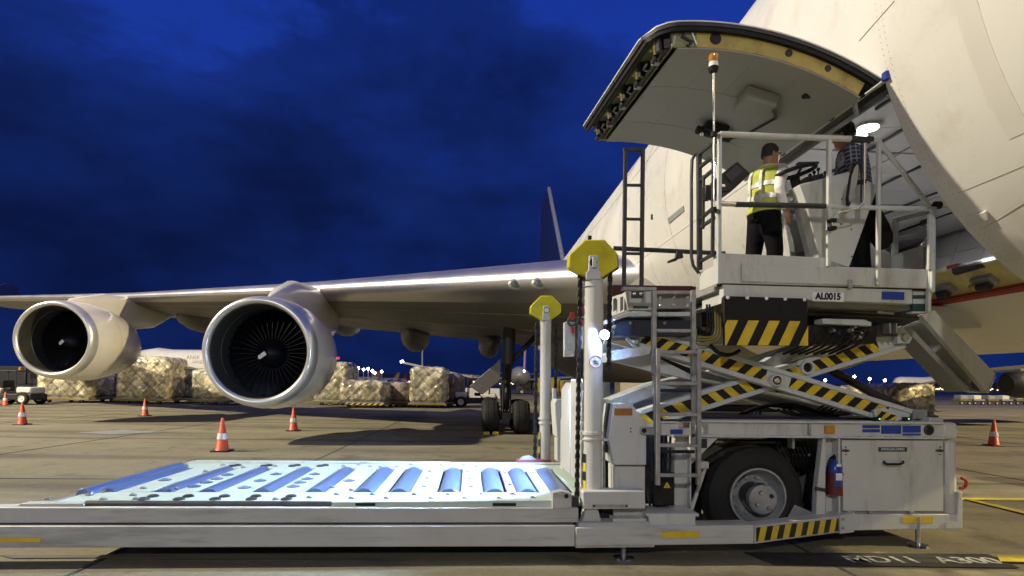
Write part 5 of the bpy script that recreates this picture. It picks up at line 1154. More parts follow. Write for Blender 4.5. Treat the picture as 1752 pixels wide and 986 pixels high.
# driver's console, wheel, levers, case, mirror
con = part('driver_console', paint, [(1367, 316), (1451, 294), (1499, 316), (1499, 330), (1453, 458), (1402, 440), (1382, 358)], VB + .16, VB + .30, .008)
part('console_side', paint, [(1336, 339), (1366, 317), (1381, 352), (1345, 362)], VB + .72, VB + .9, .006, con)
part('console_recess', midgrey, [(1347, 361), (1381, 356), (1402, 438), (1358, 438)], VB + .80, VB + .82, .003, con)
part('console_edge', paint, [(1340, 363), (1347, 362), (1362, 438), (1352, 438)], VB + .70, VB + .82, .004, con); part('console_edge', paint, [(1376, 352), (1383, 352), (1403, 440), (1397, 440)], VB + .32, VB + .5, .004, con)
part('console_block', cowl, R4(1386, 398, 1395, 420), VB + .7, VB + .79, .004, con); part('console_knob', blackp, R4(1372, 352, 1380, 372), VB + .7, VB + .79, .006, con)
part('console_pedal', blackp, [(1357, 439), (1396, 421), (1400, 441)], VB + .6, VB + .75, .004, con)
bolts(con, [(1440, 341), (1456, 393), (1438, 384), (1457, 439), (1498, 332), (1498, 345)], VB + .16, .007, darksteel)
swc = V(1360, 295, VB + .34); e1 = (RX * 1 + ZX * .22).normalized(); e2 = (AX * .93 + ZX * .02 - RX * .0).normalized(); e2 = (e2 - e1 * e2.dot(e1)).normalized(); nn = e1.cross(e2)
sw = MB(black).tube([swc + e1 * (.18 * cos(t)) + e2 * (.20 * sin(t)) for t in (2 * pi * k / 36 for k in range(37))], .020, 10, False).build('steering_wheel', ld)
for t in (.3, 2.4, 4.5): MB(black).tube([swc - ZX * .06, swc - ZX * .03 + e1 * (.09 * cos(t)) + e2 * (.10 * sin(t)), swc + e1 * (.175 * cos(t)) + e2 * (.195 * sin(t))], .012, 8).build('wheel_spoke', sw)
MB(black).tube([swc - ZX * .06, swc - ZX * .3 + RX * .05], [.045, .03], 12).build('steering_column', sw)
part('dash_panel', darksteel, [(1378, 303), (1408, 296), (1412, 306), (1382, 312)], VB + .40, VB + .6, .008)
for x, y in ((1400, 292), (1412, 298), (1393, 297), (1436, 298), (1386, 302)):
    m = MB(blackp).tube([V(x, y + 12, VB + .3), V(x, y, VB + .3)], .008, 8); m.ball(V(x, y - 2, VB + .3), .018, n=10, m=6); m.build('control_lever', ld)
part('dash_bar', darksteel, [(1366, 277), (1402, 276), (1402, 280), (1366, 281)], VB + .5, VB + .55, .004)
cs = MB(blackp); cs.prism([V(1233, 329, VB + .25), V(1234, 298, VB + .25), V(1262, 276, VB + .25), V(1285, 297, VB + .25), V(1250, 329, VB + .25)], AX * .28); cs = cs.build('control_case', ld, .012)
MB(darksteel).prism([V(1240, 300, VB + .247), V(1261, 283, VB + .247), V(1272, 293, VB + .247), V(1250, 312, VB + .247)], -AX * .006).build('case_lid', cs, .004); part('case_clip', chrome, R4(1236, 315, 1241, 320), VB + .24, VB + .25, .002, cs)
mr = MB(blackp); mpx = [(1451, 349), (1450, 340), (1456, 300), (1462, 283), (1469, 275), (1472, 279), (1471, 300), (1464, 330), (1458, 346), (1454, 353)]
mr.ppx(mpx, VB - .12, VB - .08); mr = mr.build('mirror', ld, .012)
part('mirror_glass', midgrey, [(x + (1461 - x) * .25, y + (314 - y) * .15) for x, y in mpx], VB - .123, VB - .12, .002, mr)
rail('mirror_stay', [(1478, 246), (1478, 330), (1477, 346), (1466, 357), (1440, 362), (1428, 368), (1423, 380), (1423, 390)], VB - .08, .010, chrome)
MB(black).bar(V(1468, 312, VB - .08), V(1480, 311, VB - .06), .03, .04).build('mirror_clamp', mr, .004)
for y in (378, 391): MB(black).box(V(1423.5, y, VB - .07), RX * .03, AX * .03, ZX * .018).build('stay_clamp', ld, .006)
# front guard of the bridge with its slanted panel
gfr = MB(midgrey).bar(V(1531, 378, VB + .7), V(1531, 460, VB + .7), .05, .05, AX).build('bridge_guard', ld, .005)
MB(midgrey).bar(V(1530, 378, VB + .7), V(1588, 363, VB + .7), .07, .05, ZX).build('guard_bar', gfr, .005); MB(midgrey).bar(V(1530, 412, VB + .7), V(1592, 394, VB + .7), .05, .04, ZX).build('guard_bar', gfr, .005)
part('guard_panel', midgrey, [(1528, 436), (1579, 420), (1579, 462), (1527, 462)], VB + .64, VB + .67, .004, gfr); MB(galv).bar(V(1578, 422, VB + .66), V(1590, 404, VB + .66), .03, .03).build('guard_bar', gfr)
m = MB(blackp).box(V(1586, 380, VB + .3), RX * .03, AX * .05, ZX * .025); m.use(glass_l).lathe([(0, .035), (.01, .03)], V(1586, 384, VB + .3), -ZX, 16, True); m.build('spot_lamp', ld)
# stand beams below the head of the ladder
part('pedestal', paint, R4(1153, 722, 1183, 748), VN + .35, VN + .8, .006); MB(bluelab).ppx(R4(1147, 735, 1168, 743), VN + .2, VN + .204).build('blue_label', ld, smooth=False)
part('pedestal_plate', paint, R4(1128, 722, 1184, 745), VN + .206, VN + .25, .005); part('pedestal_box', chrome, R4(1161, 722, 1180, 732), VN + .18, VN + .2, .004)
part('pedestal_column', paint, R4(1154, 746, 1180, 878), VN + .4, VN + .7, .01); part('pedestal_rib', paint, R4(1180.5, 740, 1183, 880), VN + .32, VN + .7, .004)
part('pedestal_gusset', paint, [(1183, 748), (1230, 748), (1182, 796)], VN + .5, VN + .53, .004); part('gusset_hole', navy, R4(1199, 751, 1210, 767), VN + .495, VN + .499, .002)
part('pedestal_foot', paint, [(1106, 879), (1196, 879), (1196, 884), (1190, 884), (1190, 900), (1110, 900), (1110, 884), (1106, 884)], VN + .02, VN + .5, .004)
db_ = part('battery_box', blackp, R4(1120, 808, 1153, 865), VN + .2, VN + .6, .006)
MB(yellow).prism([V(1135.5, 835, VN + .199), V(1141, 824, VN + .199), V(1147, 835, VN + .199)], -AX * .002).build('warning_triangle', db_, smooth=False)
MB(blackp).prism([V(1140.3, 834, VN + .196), V(1141, 828, VN + .196), V(1141.7, 834, VN + .196)], -AX * .002).build('warning_mark', db_, smooth=False)
part('hydraulic_tank', navy, R4(1110, 745, 1152, 806), VN + .6, VN + .9, .006); vc(1143, 782, 806, 4, VN + .5, galv, 'filter_can'); m = MB(blackp)
for k in range(6): m.tube(bezier(V(1112 + 6 * k, 865, VN + .3), V(1110 + 7 * k, 845, VN + .3), V(1120 + 5 * k, 815, VN + .3), V(1112 + 7 * k, 748, VN + .4), 8), .012, 6)
m.build('hydraulic_hose', ld)
m = MB(paint); m.bar(V(1208, 795, VN + .3), V(1181, 878, VN + .3), .03, .03); m.ppx(R4(1197, 791, 1213, 802), VN + .25, VN + .35); m.build('ladder_strut', ld, .004)
part('chassis_frame', midgrey, R4(1110, 722, 1200, 745), VN + 1.0, VN + 2.2, .004); part('chassis_frame', blackp, R4(1010, 760, 1200, 880), VN + 1.3, VN + 2.0, .004)

# ================================================================== PEOPLE
def person(loc, yaw, h, label, lean=0.0, tilt=0.0, arms=None, legs=None, head_yaw=0.0, shirt=None, trousers=None, sleeves=True, vest=False, vox=.012, girth=1.0):
    root = thing('person', loc, label, 'person', 'people at work on the apron'); S = h / 1.75
    f = Vector((cos(yaw), sin(yaw), 0)); r = Vector((f.y, -f.x, 0)); base = Vector(loc)
    def T(p, up_=True):                    # local (right, forward, up) with a lean above the hips
        x, y, z = p
        if up_ and z > .93:
            d = z - .93; cl, sl = cos(lean), sin(lean); y, z = y * cl + d * sl, .93 + d * cl - y * sl
            d2 = z - .93; x = x + d2 * tilt
        return base + (r * x + f * y + ZX * z) * S
    def limb(m, pts, rs, n=12): m.tube([T(p) for p in pts], [q * S for q in rs], n)
    def torso(m, g, z0=.84, z1=1.46):
        prof = [(.84, .15, .105), (.92, .168, .115), (1.0, .158, .105), (1.1, .155, .105), (1.22, .178, .115), (1.33, .198, .118), (1.40, .195, .105), (1.44, .15, .09), (1.475, .085, .075)]
        rings = []
        for z, a, b in prof:
            if z0 - .001 <= z <= z1 + .03: rings.append([T(((a * girth + g) * cos(t), (b * girth + g) * sin(t) - (.01 if z < .95 else 0), z)) for t in (2 * pi * k / 20 for k in range(20))])
        m.loft(rings)
    arms = arms or {1: [(.20, 0, 1.40), (.25, -.03, 1.12), (.25, .03, .88)], -1: [(-.20, 0, 1.40), (-.25, -.03, 1.12), (-.25, .03, .88)]}
    legs = legs or {1: [(.09, 0, .90), (.10, .02, .50), (.10, -.02, .09)], -1: [(-.09, 0, .90), (-.10, .02, .50), (-.10, -.02, .09)]}
    m = MB(skinm); torso(m, 0)
    hy = Vector((cos(head_yaw), sin(head_yaw), 0)); hc = Vector((0, .015, 1.62))
    def HT(x, y, z): return T((x * hy.x + y * hy.y + hc.x, -x * hy.y + y * hy.x + hc.y, hc.z + z))
    rings = []
    for z, a, b, o in ((-.125, .035, .04, .045), (-.105, .052, .062, .035), (-.06, .064, .082, .018), (0, .074, .095, .0), (.05, .075, .098, -.004), (.09, .062, .082, -.008), (.115, .035, .05, -.01), (.122, .01, .014, -.01)):
        rings.append([HT(a * cos(t), b * sin(t) + o, z) for t in (2 * pi * k / 18 for k in range(18))])
    m.loft(rings)
    m.tube([T((0, -.01, 1.42)), HT(0, -.015, -.06)], [.062 * S, .056 * S], 12)
    m.loft([[HT(dx * w, .088 + q, z) for dx, z in ((-.6, z0), (.6, z0), (0, z0 + .012))] for w, q, z0 in ((.012, 0, .01), (.016, .026, -.028), (.012, .006, -.042))])   # nose
    m.tube([HT(-.024, .086, -.068), HT(.024, .086, -.068)], .008 * S, 6)                                                    # lips
    for s in (-1, 1):
        m.ball(HT(s * .076, -.005, -.012), .012 * S, .022 * S, .032 * S, n=8, m=6)                                            # ears
        m.ball(HT(s * .03, .083, .012), .013 * S, n=8, m=6)
        a, b, c = arms[s]; limb(m, [a, b, c], [.05, .042, .028])
        d = (Vector(c) - Vector(b)).normalized(); c = Vector(c); side = Vector((s, 0, 0)); side = (side - d * side.dot(d)).normalized(); fw_ = d.cross(side) * s; fw_ = fw_ if fw_.y > 0 else -fw_
        m.ball(T(c + d * .055), .018 * S, .042 * S, .052 * S, n=10, m=7, ex=r * side.x + f * side.y + ZX * side.z, ey=r * fw_.x + f * fw_.y + ZX * fw_.z, ez=r * d.x + f * d.y + ZX * d.z)
        for k, (q, ln) in enumerate(((.030, .068), (.011, .078), (-.010, .072), (-.029, .056))):
            p0 = c + d * .095 + fw_ * q; p1 = p0 + d * ln * .5 - side * .008; p2 = p1 + d * ln * .38 - side * .022
            limb(m, [p0 - d * .02, p0, p1, p2], [.0095, .0095, .0085, .007], 7)
        p0 = c + d * .03 + fw_ * .036; limb(m, [p0, p0 + d * .03 + fw_ * .022 - side * .006, p0 + d * .062 + fw_ * .024 - side * .014], [.012, .010, .008], 7)
        limb(m, list(legs[s]), [.085, .055, .038])
    body = m.build('body', root); rm = body.modifiers.new('one_skin', 'REMESH'); rm.mode = 'VOXEL'; rm.voxel_size = .008 * S; rm.use_smooth_shade = True
    def cloth(name, mat, fn, parent=root, vx=vox):
        m = MB(mat); fn(m); o = m.build(name, parent); q = o.modifiers.new('cloth', 'REMESH'); q.mode = 'VOXEL'; q.voxel_size = vx; q.use_smooth_shade = True
        w = o.modifiers.new('soft', 'SMOOTH'); w.factor = .5; w.iterations = 3; return o
    def f_tr(m):
        torso(m, .016, .84, 1.0)
        for s in (-1, 1): limb(m, list(legs[s]), [.105 * girth, .080 * girth, .068 * girth])
    cloth('trousers', trousers or trousm, f_tr)
    def f_sh(m):
        torso(m, .012, .92, 1.46)
        for s in (-1, 1):
            a, b, c = map(Vector, arms[s]); ins = a * .8 + Vector((0, 0, a.z * .2 - .01))
            if sleeves: limb(m, [ins, a, b, b + (c - b) * .93], [.07, .068, .056, .042])
            else: limb(m, [ins, a, a + (b - a) * .72], [.075, .074, .066])
    cloth('shirt', shirt or shirtm, f_sh)
    for s in (-1, 1):
        k = Vector(legs[s][2]); m = MB(blackp); m.loft([[T((k.x + a * cos(t), k.y + y + b * sin(t), z)) for t in (2 * pi * q / 14 for q in range(14))] for z, a, b, y in ((.0, .045, .13, .06), (.03, .048, .132, .06), (.06, .045, .10, .04), (.10, .042, .055, 0))]); m.build('shoe', root)
    if vest:
        def f_v(m):
            torso(m, .030, .92, 1.44)
        v_ = cloth('vest', vestm, f_v)
        for z, a, b in ((1.08, .155, .105), (1.22, .178, .115)):
            m = MB(reflm); ts = [2 * pi * k / 28 for k in range(28)]
            m.loft([[T(((a * girth + g) * cos(t), (b * girth + g) * sin(t), z + dz)) for t in ts] for g, dz in ((.028, -.026), (.036, -.024), (.036, .024), (.028, .026))], True, False); m.build('reflective_band', v_)
        for s in (-1, 1):
            m = MB(reflm); m.loft([[T((s * .085 + dx, y * girth, z)) for dx in (-.022, .022)] + [T((s * .085 + dx, (y - (.004 if y > 0 else -.004)) * girth, z)) for dx in (.022, -.022)] for z, y in ((1.0, -.141), (1.1, -.140), (1.22, -.152), (1.33, -.154), (1.40, -.135), (1.455, -.06))]); m.build('reflective_band', v_)
    m = MB(hairm); rings = []
    for z, a, b, o in ((-.035, .074, .070, -.036), (.0, .081, .085, -.022), (.04, .083, .100, -.008), (.08, .074, .096, -.008), (.115, .05, .066, -.010), (.132, .015, .02, -.012)):
        rings.append([HT(a * cos(t), b * sin(t) + o, z) for t in (2 * pi * k / 18 for k in range(18))])
    m.loft(rings); hair = m.build('hair', root)
    return root, T, HT
def stand(px, py_top, v):
    p = V(px, py_top, v); return LW(lvz(p)[0], v, ZF), p.z - ZF
b1, h1 = stand(1304, 243, 5.74); print('person heights', h1)
p1_, T1, H1 = person(b1 + RX * .03, math.radians(20), h1, 'person in yellow reflective vest and white shirt standing on the loader bridge', lean=.10, head_yaw=.25,
    arms={1: [(.205, .0, 1.40), (.255, -.05, 1.13), (.265, .05, .90)], -1: [(-.20, 0, 1.40), (-.25, .05, 1.14), (-.22, .22, 1.0)]},
    legs={1: [(.09, 0, .90), (.11, .06, .50), (.11, .05, .09)], -1: [(-.09, 0, .90), (-.12, -.03, .50), (-.13, -.10, .09)]}, vest=True, girth=1.14)
m = MB(darksteel); m.tube([H1(.078, .0, .012), H1(.05, .10, .014), H1(-.05, .10, .014)], .004, 6); m.build('spectacles', p1_)
b2, h2 = stand(1474, 206, 5.70); print(h2)
p2_, T2, H2 = person(b2 + RX * .0, math.radians(160), h2 + .02, 'person in dark plaid shirt leaning over the controls behind the console', lean=.20, head_yaw=.5, shirt=plaidm, sleeves=False, girth=1.1,
    arms={-1: [(-.20, .02, 1.40), (-.25, .05, 1.14), (-.20, .22, .98)], 1: [(.20, .02, 1.40), (.26, .12, 1.15), (.20, .32, 1.02)]})
MB(whitelab).tube([T2((-.245, .085, 1.10)), T2((-.24, .10, 1.085))], .036, 14).build('wrist_watch', p2_)
pw = G(692, 696); 
person(pw, math.radians(200), 1.62, 'person in dark clothes standing in the gap between two wrapped pallets', shirt=darkcloth, vox=.02)

# ================================================================== THINGS ON THE LOADER
ev = VC + .06
e = thing('fire_extinguisher', V(1427, 846, ev), 'blue topped dark red fire extinguisher strapped to the loader post', 'fire extinguisher')
er = 12.2 * (V(1428, 800, ev) - V(1427, 800, ev)).length; eb, et = V(1427, 846, ev), V(1427, 786, ev)
hgt = et.z - eb.z; l_, v_, z_ = lvz(eb)
m = MB(exblue); m.lathe([(0, er * .9), (.02, er), (hgt * .72, er), (hgt * .84, er * .9), (hgt * .93, er * .5), (hgt, er * .35), (hgt, 0.001)], LW(l_, v_, z_), ZX, 28); bt = m.build('bottle', e, ang=50)
dred = pbr('dark_red_sleeve', (0.12, 0.015, 0.018), 0.6, var=.2)
m = MB(dred); m.lathe([(.0, er + .004), (hgt * .62, er + .005), (hgt * .63, er + .001)], LW(l_, v_, z_), ZX, 28); m.use(dred).lathe([(hgt * .52, er + .006), (hgt * .62, er + .009), (hgt * .64, er + .004)], LW(l_, v_, z_), ZX, 28); m.build('sleeve', e)
for y0, y1, w, mm, rr_2 in ((806, 830, .06, exblue, .008), (808, 820, .045, whitelab, .010), (792, 797, .035, whitelab, .002)):
    ts = [-.55 * w / .06 + 1.1 * w / .06 * k / 8 for k in range(9)]; z0, z1 = V(1427, y0, ev).z, V(1427, y1, ev).z
    MB(mm).add([LW(l_ + (er + rr_2) * sin(t), v_ - (er + rr_2) * cos(t), z) for z in (z0, z1) for t in ts], [[i, i + 1, i + 10, i + 9] for i in range(8)]).build('label_sticker', e)
m = MB(blackp); zt_ = z_ + hgt; m.box(LW(l_, v_, zt_ + .015), RX * .02, AX * .02, ZX * .02); m.bar(LW(l_ - .01, v_, zt_ + .04), LW(l_ + .05, v_, zt_ + .055), .016, .01); m.bar(LW(l_ - .01, v_, zt_ + .03), LW(l_ + .05, v_, zt_ + .02), .016, .01); m.build('valve_handle', e)
MB(hosem).tube(bezier(LW(l_ - .02, v_, zt_ + .02), LW(l_ - .08, v_ - .03, zt_ + .05), LW(l_ - .09, v_ - .04, zt_ - .1), LW(l_ - .075, v_ - .03, zt_ - .2), 10), .009, 8).build('hose', e)
bg = thing('shoulder_bag', V(1507, 428, VB + .35), 'dark red and black bag hanging from the middle rail of the bridge', 'bag')
bagm = pbr('bag_cloth', (0.007, 0.004, 0.005), 0.85, spec=.2, var=.3, scale=8, bump=.4, bscale=14)
m = MB(bagm); c = V(1507, 392, VB + .35)
m.loft([[V(x, y, VB + .35) + RX * (a * cos(t)) + AX * (.09 * q * sin(t)) for t in (2 * pi * k / 20 for k in range(20))] for x, y, a, q in ((1497, 357, .02, .4), (1499, 366, .05, .8), (1504, 385, .085, 1), (1508, 402, .105, 1), (1510, 416, .09, .9), (1508, 425, .05, .6), (1507, 428, .01, .2))]); m.build('bag_body', bg)
MB(blackp).tube([V(1498, 360, VB + .3), V(1497, 354, VB + .0), V(1501, 352, VB - .03)], .010, 6).build('strap', bg)

# ================================================================== CONES
def cone(px, py, label, first=[None]):
    p = G(px, py)
    if first[0] is None:
        r = thing('traffic_cone', p, label, 'traffic cone', 'orange traffic cones round the aircraft')
        m = MB(blackp); m.box(p + ZX * .018, RX * .19, AX * .19, ZX * .016); m.build('base', r, .012)
        m = MB(cone_m); m.lathe([(.034, .150), (.05, .135), (.72, .030), (.735, .018), (.735, .001)], p, ZX, 28); m.build('cone_body', r)
        m = MB(conew); m.lathe([(.27, .1075), (.272, .111), (.40, .092), (.402, .086)], p, ZX, 28); m.build('white_band', r)
        first[0] = r; return r
    c = copy_tree(first[0]); c.location = p; c['label'] = label; return c
cone(380, 772.5, 'tallest looking orange cone standing just behind the lowered roller deck')
cone(502, 737.5, 'orange cone standing on the apron under the inner engine')
cone(38, 727, 'orange cone with bright white band near the outer engine')
cone(248, 712, 'small orange cone in front of the largest net wrapped pallet')
cone(9, 694, 'small striped cone beside the airport tug')
cone(1700, 763, 'orange cone beyond the tail end of the loader, nearest the yellow lines')

# ================================================================== WRAPPED PALLETS ON DOLLIES
def pallet(x0, x1, yt_, Y, label, zb=.34, depth=2.4, striped=False, seed=0, mat=None, cell=.36, ydrop=0):
    rd = random.Random(seed); p0, p1 = Yp(x0, 686, Y), Yp(x1, 686, Y); zt = Yp((x0 + x1) / 2, yt_, Y).z - .05
    A0, w = Vector((p0.x, Y, 0)), p1.x - p0.x; h = zt - zb
    ex, ey = Vector((1, 0, 0)), Vector((0, 1, 0))
    r = thing('cargo_pallet', A0 + ex * w / 2 + ey * depth / 2 + ZX * zb, label, 'cargo pallet', 'net wrapped pallets waiting on dollies')
    jit = {}
    def J(i, j):
        k = (i, j)
        if k not in jit: jit[k] = rd.uniform(-.06, .10)
        return jit[k]
    def H(s, t):
        a, b = (s + t) / cell / 1.3, (s - t) / cell / 1.3
        i, j = math.floor(a), math.floor(b); fa, fb = a - i, b - j
        return .10 * (abs(sin(pi * fa)) * abs(sin(pi * fb))) ** .45 + J(i, j) * .5
    m = MB(mat or wrapm)
    def face(o, u, uw, v, vh, nrm, off=0):
        nu, nv = max(4, int(uw / .10)), max(4, int(vh / .10)); vs = []
        for j in range(nv + 1):
            for i in range(nu + 1):
                s, t = uw * i / nu, vh * j / nv; e = min(i, nu - i, j, nv - j); k = min(e / 2.0, 1)
                vs.append(o + u * s + v * t + nrm * ((H(s + off, t) + .02) * k - (.06 if e == 0 else 0)))
        m.add(vs, [[j * (nu + 1) + i, j * (nu + 1) + i + 1, (j + 1) * (nu + 1) + i + 1, (j + 1) * (nu + 1) + i] for j in range(nv) for i in range(nu)])
    b = A0 + ZX * zb
    face(b, ex, w, ZX, h, -ey); face(b + ex * w, ey, depth, ZX, h, ex, 30); face(b, ey, depth, ZX, h, -ex, 50); face(b + ey * depth, ex, w, ZX, h, ey, 60); face(b + ZX * h, ex, w, ey, depth, ZX, 70)
    m.build('wrapped_load', r, kind='stuff', ang=80)
    n = MB(netm); st = .72
    k = -h
    while k < w:                             # the cargo net's diagonal cords over the front
        for sgn in (1, -1):
            s0, s1 = max(k, 0), min(k + h, w)
            if s1 - s0 > .2:
                pts = []
                for q in range(7):
                    s = s0 + (s1 - s0) * q / 6; t = (s - k) if sgn > 0 else h - (s - k); pts.append(b + ex * s + ZX * t - ey * .10)
                n.tube(pts, .012, 4, False)
        k += st
    n.build('cargo_net', r, kind='stuff')
    MB(galv).box(A0 + ex * w / 2 + ey * depth / 2 + ZX * (zb - .02), ex * (w / 2 + .06), ey * (depth / 2 + .06), ZX * .02).build('pallet_base', r)
    # the dolly under it
    g = thing('pallet_dolly', A0 + ex * w / 2 + ey * depth / 2, label.replace('pallet', 'load').split(' on ')[0][:60] and 'flat dolly under the ' + label, 'dolly', 'dollies under the pallets')
    MB(dollyy).box(A0 + ex * w / 2 + ey * depth / 2 + ZX * (zb - .10), ex * (w / 2 + .12), ey * (depth / 2 + .1), ZX * .055).build('dolly_bed', g, .01)
    first = None
    for sx in (.18, .82):
        for sy in (.12, .88):
            c = A0 + ex * w * sx + ey * depth * sy + ZX * .13
            if first is None: first = tyre(c, .13, .12, ey).build('dolly_wheel', g); fc_ = c
            else: twin(first, c - fc_)
    MB(dollyy).tube([A0 - ex * .1 + ey * depth / 2 + ZX * .16, A0 - ex * 1.1 + ey * depth / 2 + ZX * .14], .03, 8).build('tow_bar', g)
    if striped:
        q = A0 - ey * .13; hazard(g, q + ZX * .30 - ex * .12, q + ZX * .30 + ex * (w + .12), q + ZX * .18 + ex * (w + .12), q + ZX * .18 - ex * .12, 8, .06, nrm=-ey)
        g['label'] = 'dolly with yellow and black striped edge under the low flat topped pallet'
shadewrap = pbr('shaded_wrap', (0.10, 0.10, 0.11), 0.35, var=.4, scale=3, bump=.6, bscale=8)  # wrap colour darkened to stand for pallets lying in shadow
brownwrap = pbr('brown_wrap', (0.30, 0.24, 0.17), 0.4, var=.4, scale=3, bump=.6, bscale=9)
cells(shadewrap, 2.6, .4, 1.6); cells(brownwrap, 2.6, .5, 1.5)
violetwrap = pbr('violet_brown_wrap', (0.20, 0.15, 0.15), 0.4, var=.4, scale=2, bump=.6, bscale=9)
P_ = [(62, 150, 640, 36, 'low pallet behind the outer engine, next to the tug', False, None), (166, 190, 644, 38.5, 'shade coloured covered pallet half hidden under the outer engine', False, shadewrap),
      (198, 283, 612, 36, 'tall net wrapped pallet standing between the two engines', False, None), (294, 326, 634, 38, 'dark pallet in shade beside the tall pallet', False, shadewrap),
      (328, 396, 632, 36, 'pale pallet partly hidden behind the inner engine', False, None), (538, 594, 621, 38, 'tall yellowish pallet just beyond the inner engine', False, None),
      (582, 655, 653, 35, 'low flat topped pallet on a striped dolly', True, None), (660, 697, 656, 37, 'brownish low pallet behind the standing person', False, brownwrap),
      (702, 760, 629, 36, 'tall pallet with a yellow top beside the landing gear', False, None), (762, 788, 641, 38, 'violet brown pallet next to the second tug', False, violetwrap),
      (1532, 1600, 658, 29, 'pallet with square cartons beyond the tail end of the loader', False, None)]
for i, (x0, x1, y, Y, lb, st, mt) in enumerate(P_): pallet(x0, x1, y, Y, lb, striped=st, seed=i + 2, mat=mt, cell=.30 if i == 10 else .36)
for i, (x0, x1, y) in enumerate(((1432, 1452, 663), (1455, 1478, 661), (1482, 1502, 664), (1505, 1526, 665))):
    pallet(x0, x1, y, 62, 'far pallet seen through the scissor arms, number %s from the pivot' % ('one', 'two', 'three', 'four')[i] if False else ['distant pallet lowest beside the scissor arm', 'distant pallet with the highest top of the far row', 'distant pallet just left of the far row end', 'distant pallet at the far row end beside the carton pallet'][i], seed=40 + i)

# ================================================================== VEHICLES AND FAR THINGS
def tug(px, py, label, body, flip=1):
    p = G(px, py); r = thing('airport_tug', p, label, 'tug', 'small tractors pulling the dollies'); ex, ey = Vector((flip, 0, 0)), Vector((0, 1, 0))
    B = lambda a0, a1, b0, b1, z0, z1, m, nm, bv=.04: MB(m).box(p + ex * ((a0 + a1) / 2) + ey * ((b0 + b1) / 2) + ZX * ((z0 + z1) / 2), ex * (abs(a1 - a0) / 2), ey * ((b1 - b0) / 2), ZX * ((z1 - z0) / 2)).build(nm, r, bv)
    B(-1.4, 1.3, -.6, .6, .28, .62, darksteel, 'chassis'); B(.35, 1.25, -.55, .55, .62, 1.0, body, 'hood', .1); B(-1.4, -.4, -.58, .58, .62, .92, body, 'rear_body', .08)
    B(-.45, .0, -.4, .4, .75, .95, blackp, 'seat'); B(-.55, -.42, -.4, .4, .9, 1.35, blackp, 'seat_back'); B(-1.0, .5, -.6, .6, 1.85, 1.93, darksteel, 'canopy')
    for a, b in ((-.95, -.55), (-.95, .55), (.42, -.55), (.42, .55)): MB(darksteel).tube([p + ex * a + ey * b + ZX * .6, p + ex * a + ey * b + ZX * 1.86], .03, 8).build('canopy_post', r)
    f = None
    for a, b in ((-.9, -.62), (.85, -.62), (-.9, .62), (.85, .62)):
        c = p + ex * a + ey * b + ZX * .36
        if f is None: f = tyre(c, .36, .24, ey, cowl).build('tug_wheel', r); f0 = c
        else: twin(f, c - f0)
    MB(amber).lathe([(0, .09), (.16, .08), (.2, .01)], p + ex * .2 + ZX * 1.93, ZX, 14).build('beacon', r)
    return r
tug(28, 692, 'dark tug with beige hood and amber beacon near the outer engine', cowl)
tug(812, 697, 'pale tug half hidden by the main landing gear', cowl, -1)
def truck(px, py, label, body, L=5, H=2.4):
    p = G(px, py); r = thing('service_truck', p, label, 'truck', 'service trucks parked far off'); ex, ey = Vector((1, 0, 0)), Vector((0, 1, 0))
    B = lambda a0, a1, z0, z1, m, nm, bv=.06: MB(m).box(p + ex * ((a0 + a1) / 2) + ZX * ((z0 + z1) / 2) + ey * 1.0, ex * ((a1 - a0) / 2), ey, ZX * ((z1 - z0) / 2)).build(nm, r, bv)
    B(-L / 2, L / 2, .5, .8, darksteel, 'chassis'); B(-L / 2, L / 2 - 1.7, .8, H, body, 'cargo_body'); B(L / 2 - 1.6, L / 2, .8, 2.0, body, 'cab', .15)
    MB(blackp).box(p + ex * (L / 2 - .7) + ZX * 1.62 - ey * .01, ex * .5, ey * .02, ZX * .25).build('cab_window', r)
    f = None
    for a in (-L / 2 + .9, L / 2 - .9):
        c = p + ex * a + ZX * .42
        if f is None: f = tyre(c, .42, .3, ey).build('truck_wheel', r); f0 = c
        else: twin(f, c - f0)
    return r
truck(20, 672, 'dark truck far off under the wing tip', darksteel, 6, 2.6); truck(-6, 668, 'grey van body at the frame edge under the wing tip', midgrey)
truck(1255, 724, 'cream service truck seen under the scissor arms', paint, 6, 1.6); truck(1110, 700, 'yellow cream truck seen beside the near mast', cowl, 4, 2.0)
truck(950, 686, 'yellow truck far behind the far mast', dollyy, 4, 2.2); truck(905, 675, 'dark van far beyond the landing gear', darksteel, 4, 1.8)
for i, (x, lb) in enumerate(((1645, 'low trolley nearest the support leg'), (1668, 'low trolley second along the far row'), (1692, 'low trolley behind the single cone'), (1716, 'pale low trolley beside the dark engine'), (1740, 'low trolley at the frame edge'))):
    p = G(x, 693); r = thing('equipment_trolley', p, lb + ' on the far apron', 'trolley', 'low trolleys parked on the far apron')
    MB(midgrey if i % 2 else dollyy).box(p + ZX * .55, RX * .65, AX * .6, ZX * .08).build('trolley_bed', r, .02); MB(cowl if i % 2 else midgrey).box(p + ZX * .85 - RX * .1, RX * .4, AX * .5, ZX * .22).build('trolley_load', r, .05)
    for s in (-.45, .45): tyre(p + RX * s + ZX * .22 - AX * .5, .22, .14, AX).build('trolley_wheel', r)
def light_pole(x, y, Y, label):
    p = Yp(x, y, Y); b = Vector((p.x, p.y, 0)); r = thing('light_pole', b, label, 'light pole', 'floodlight poles far across the apron')
    MB(galv).tube([b, p], [Y * .0009, Y * .0006], 8).build('pole', r); m = MB(polelamp).ball(p, Y * .0021, n=12, m=8); m.build('lamp_head', r); return r
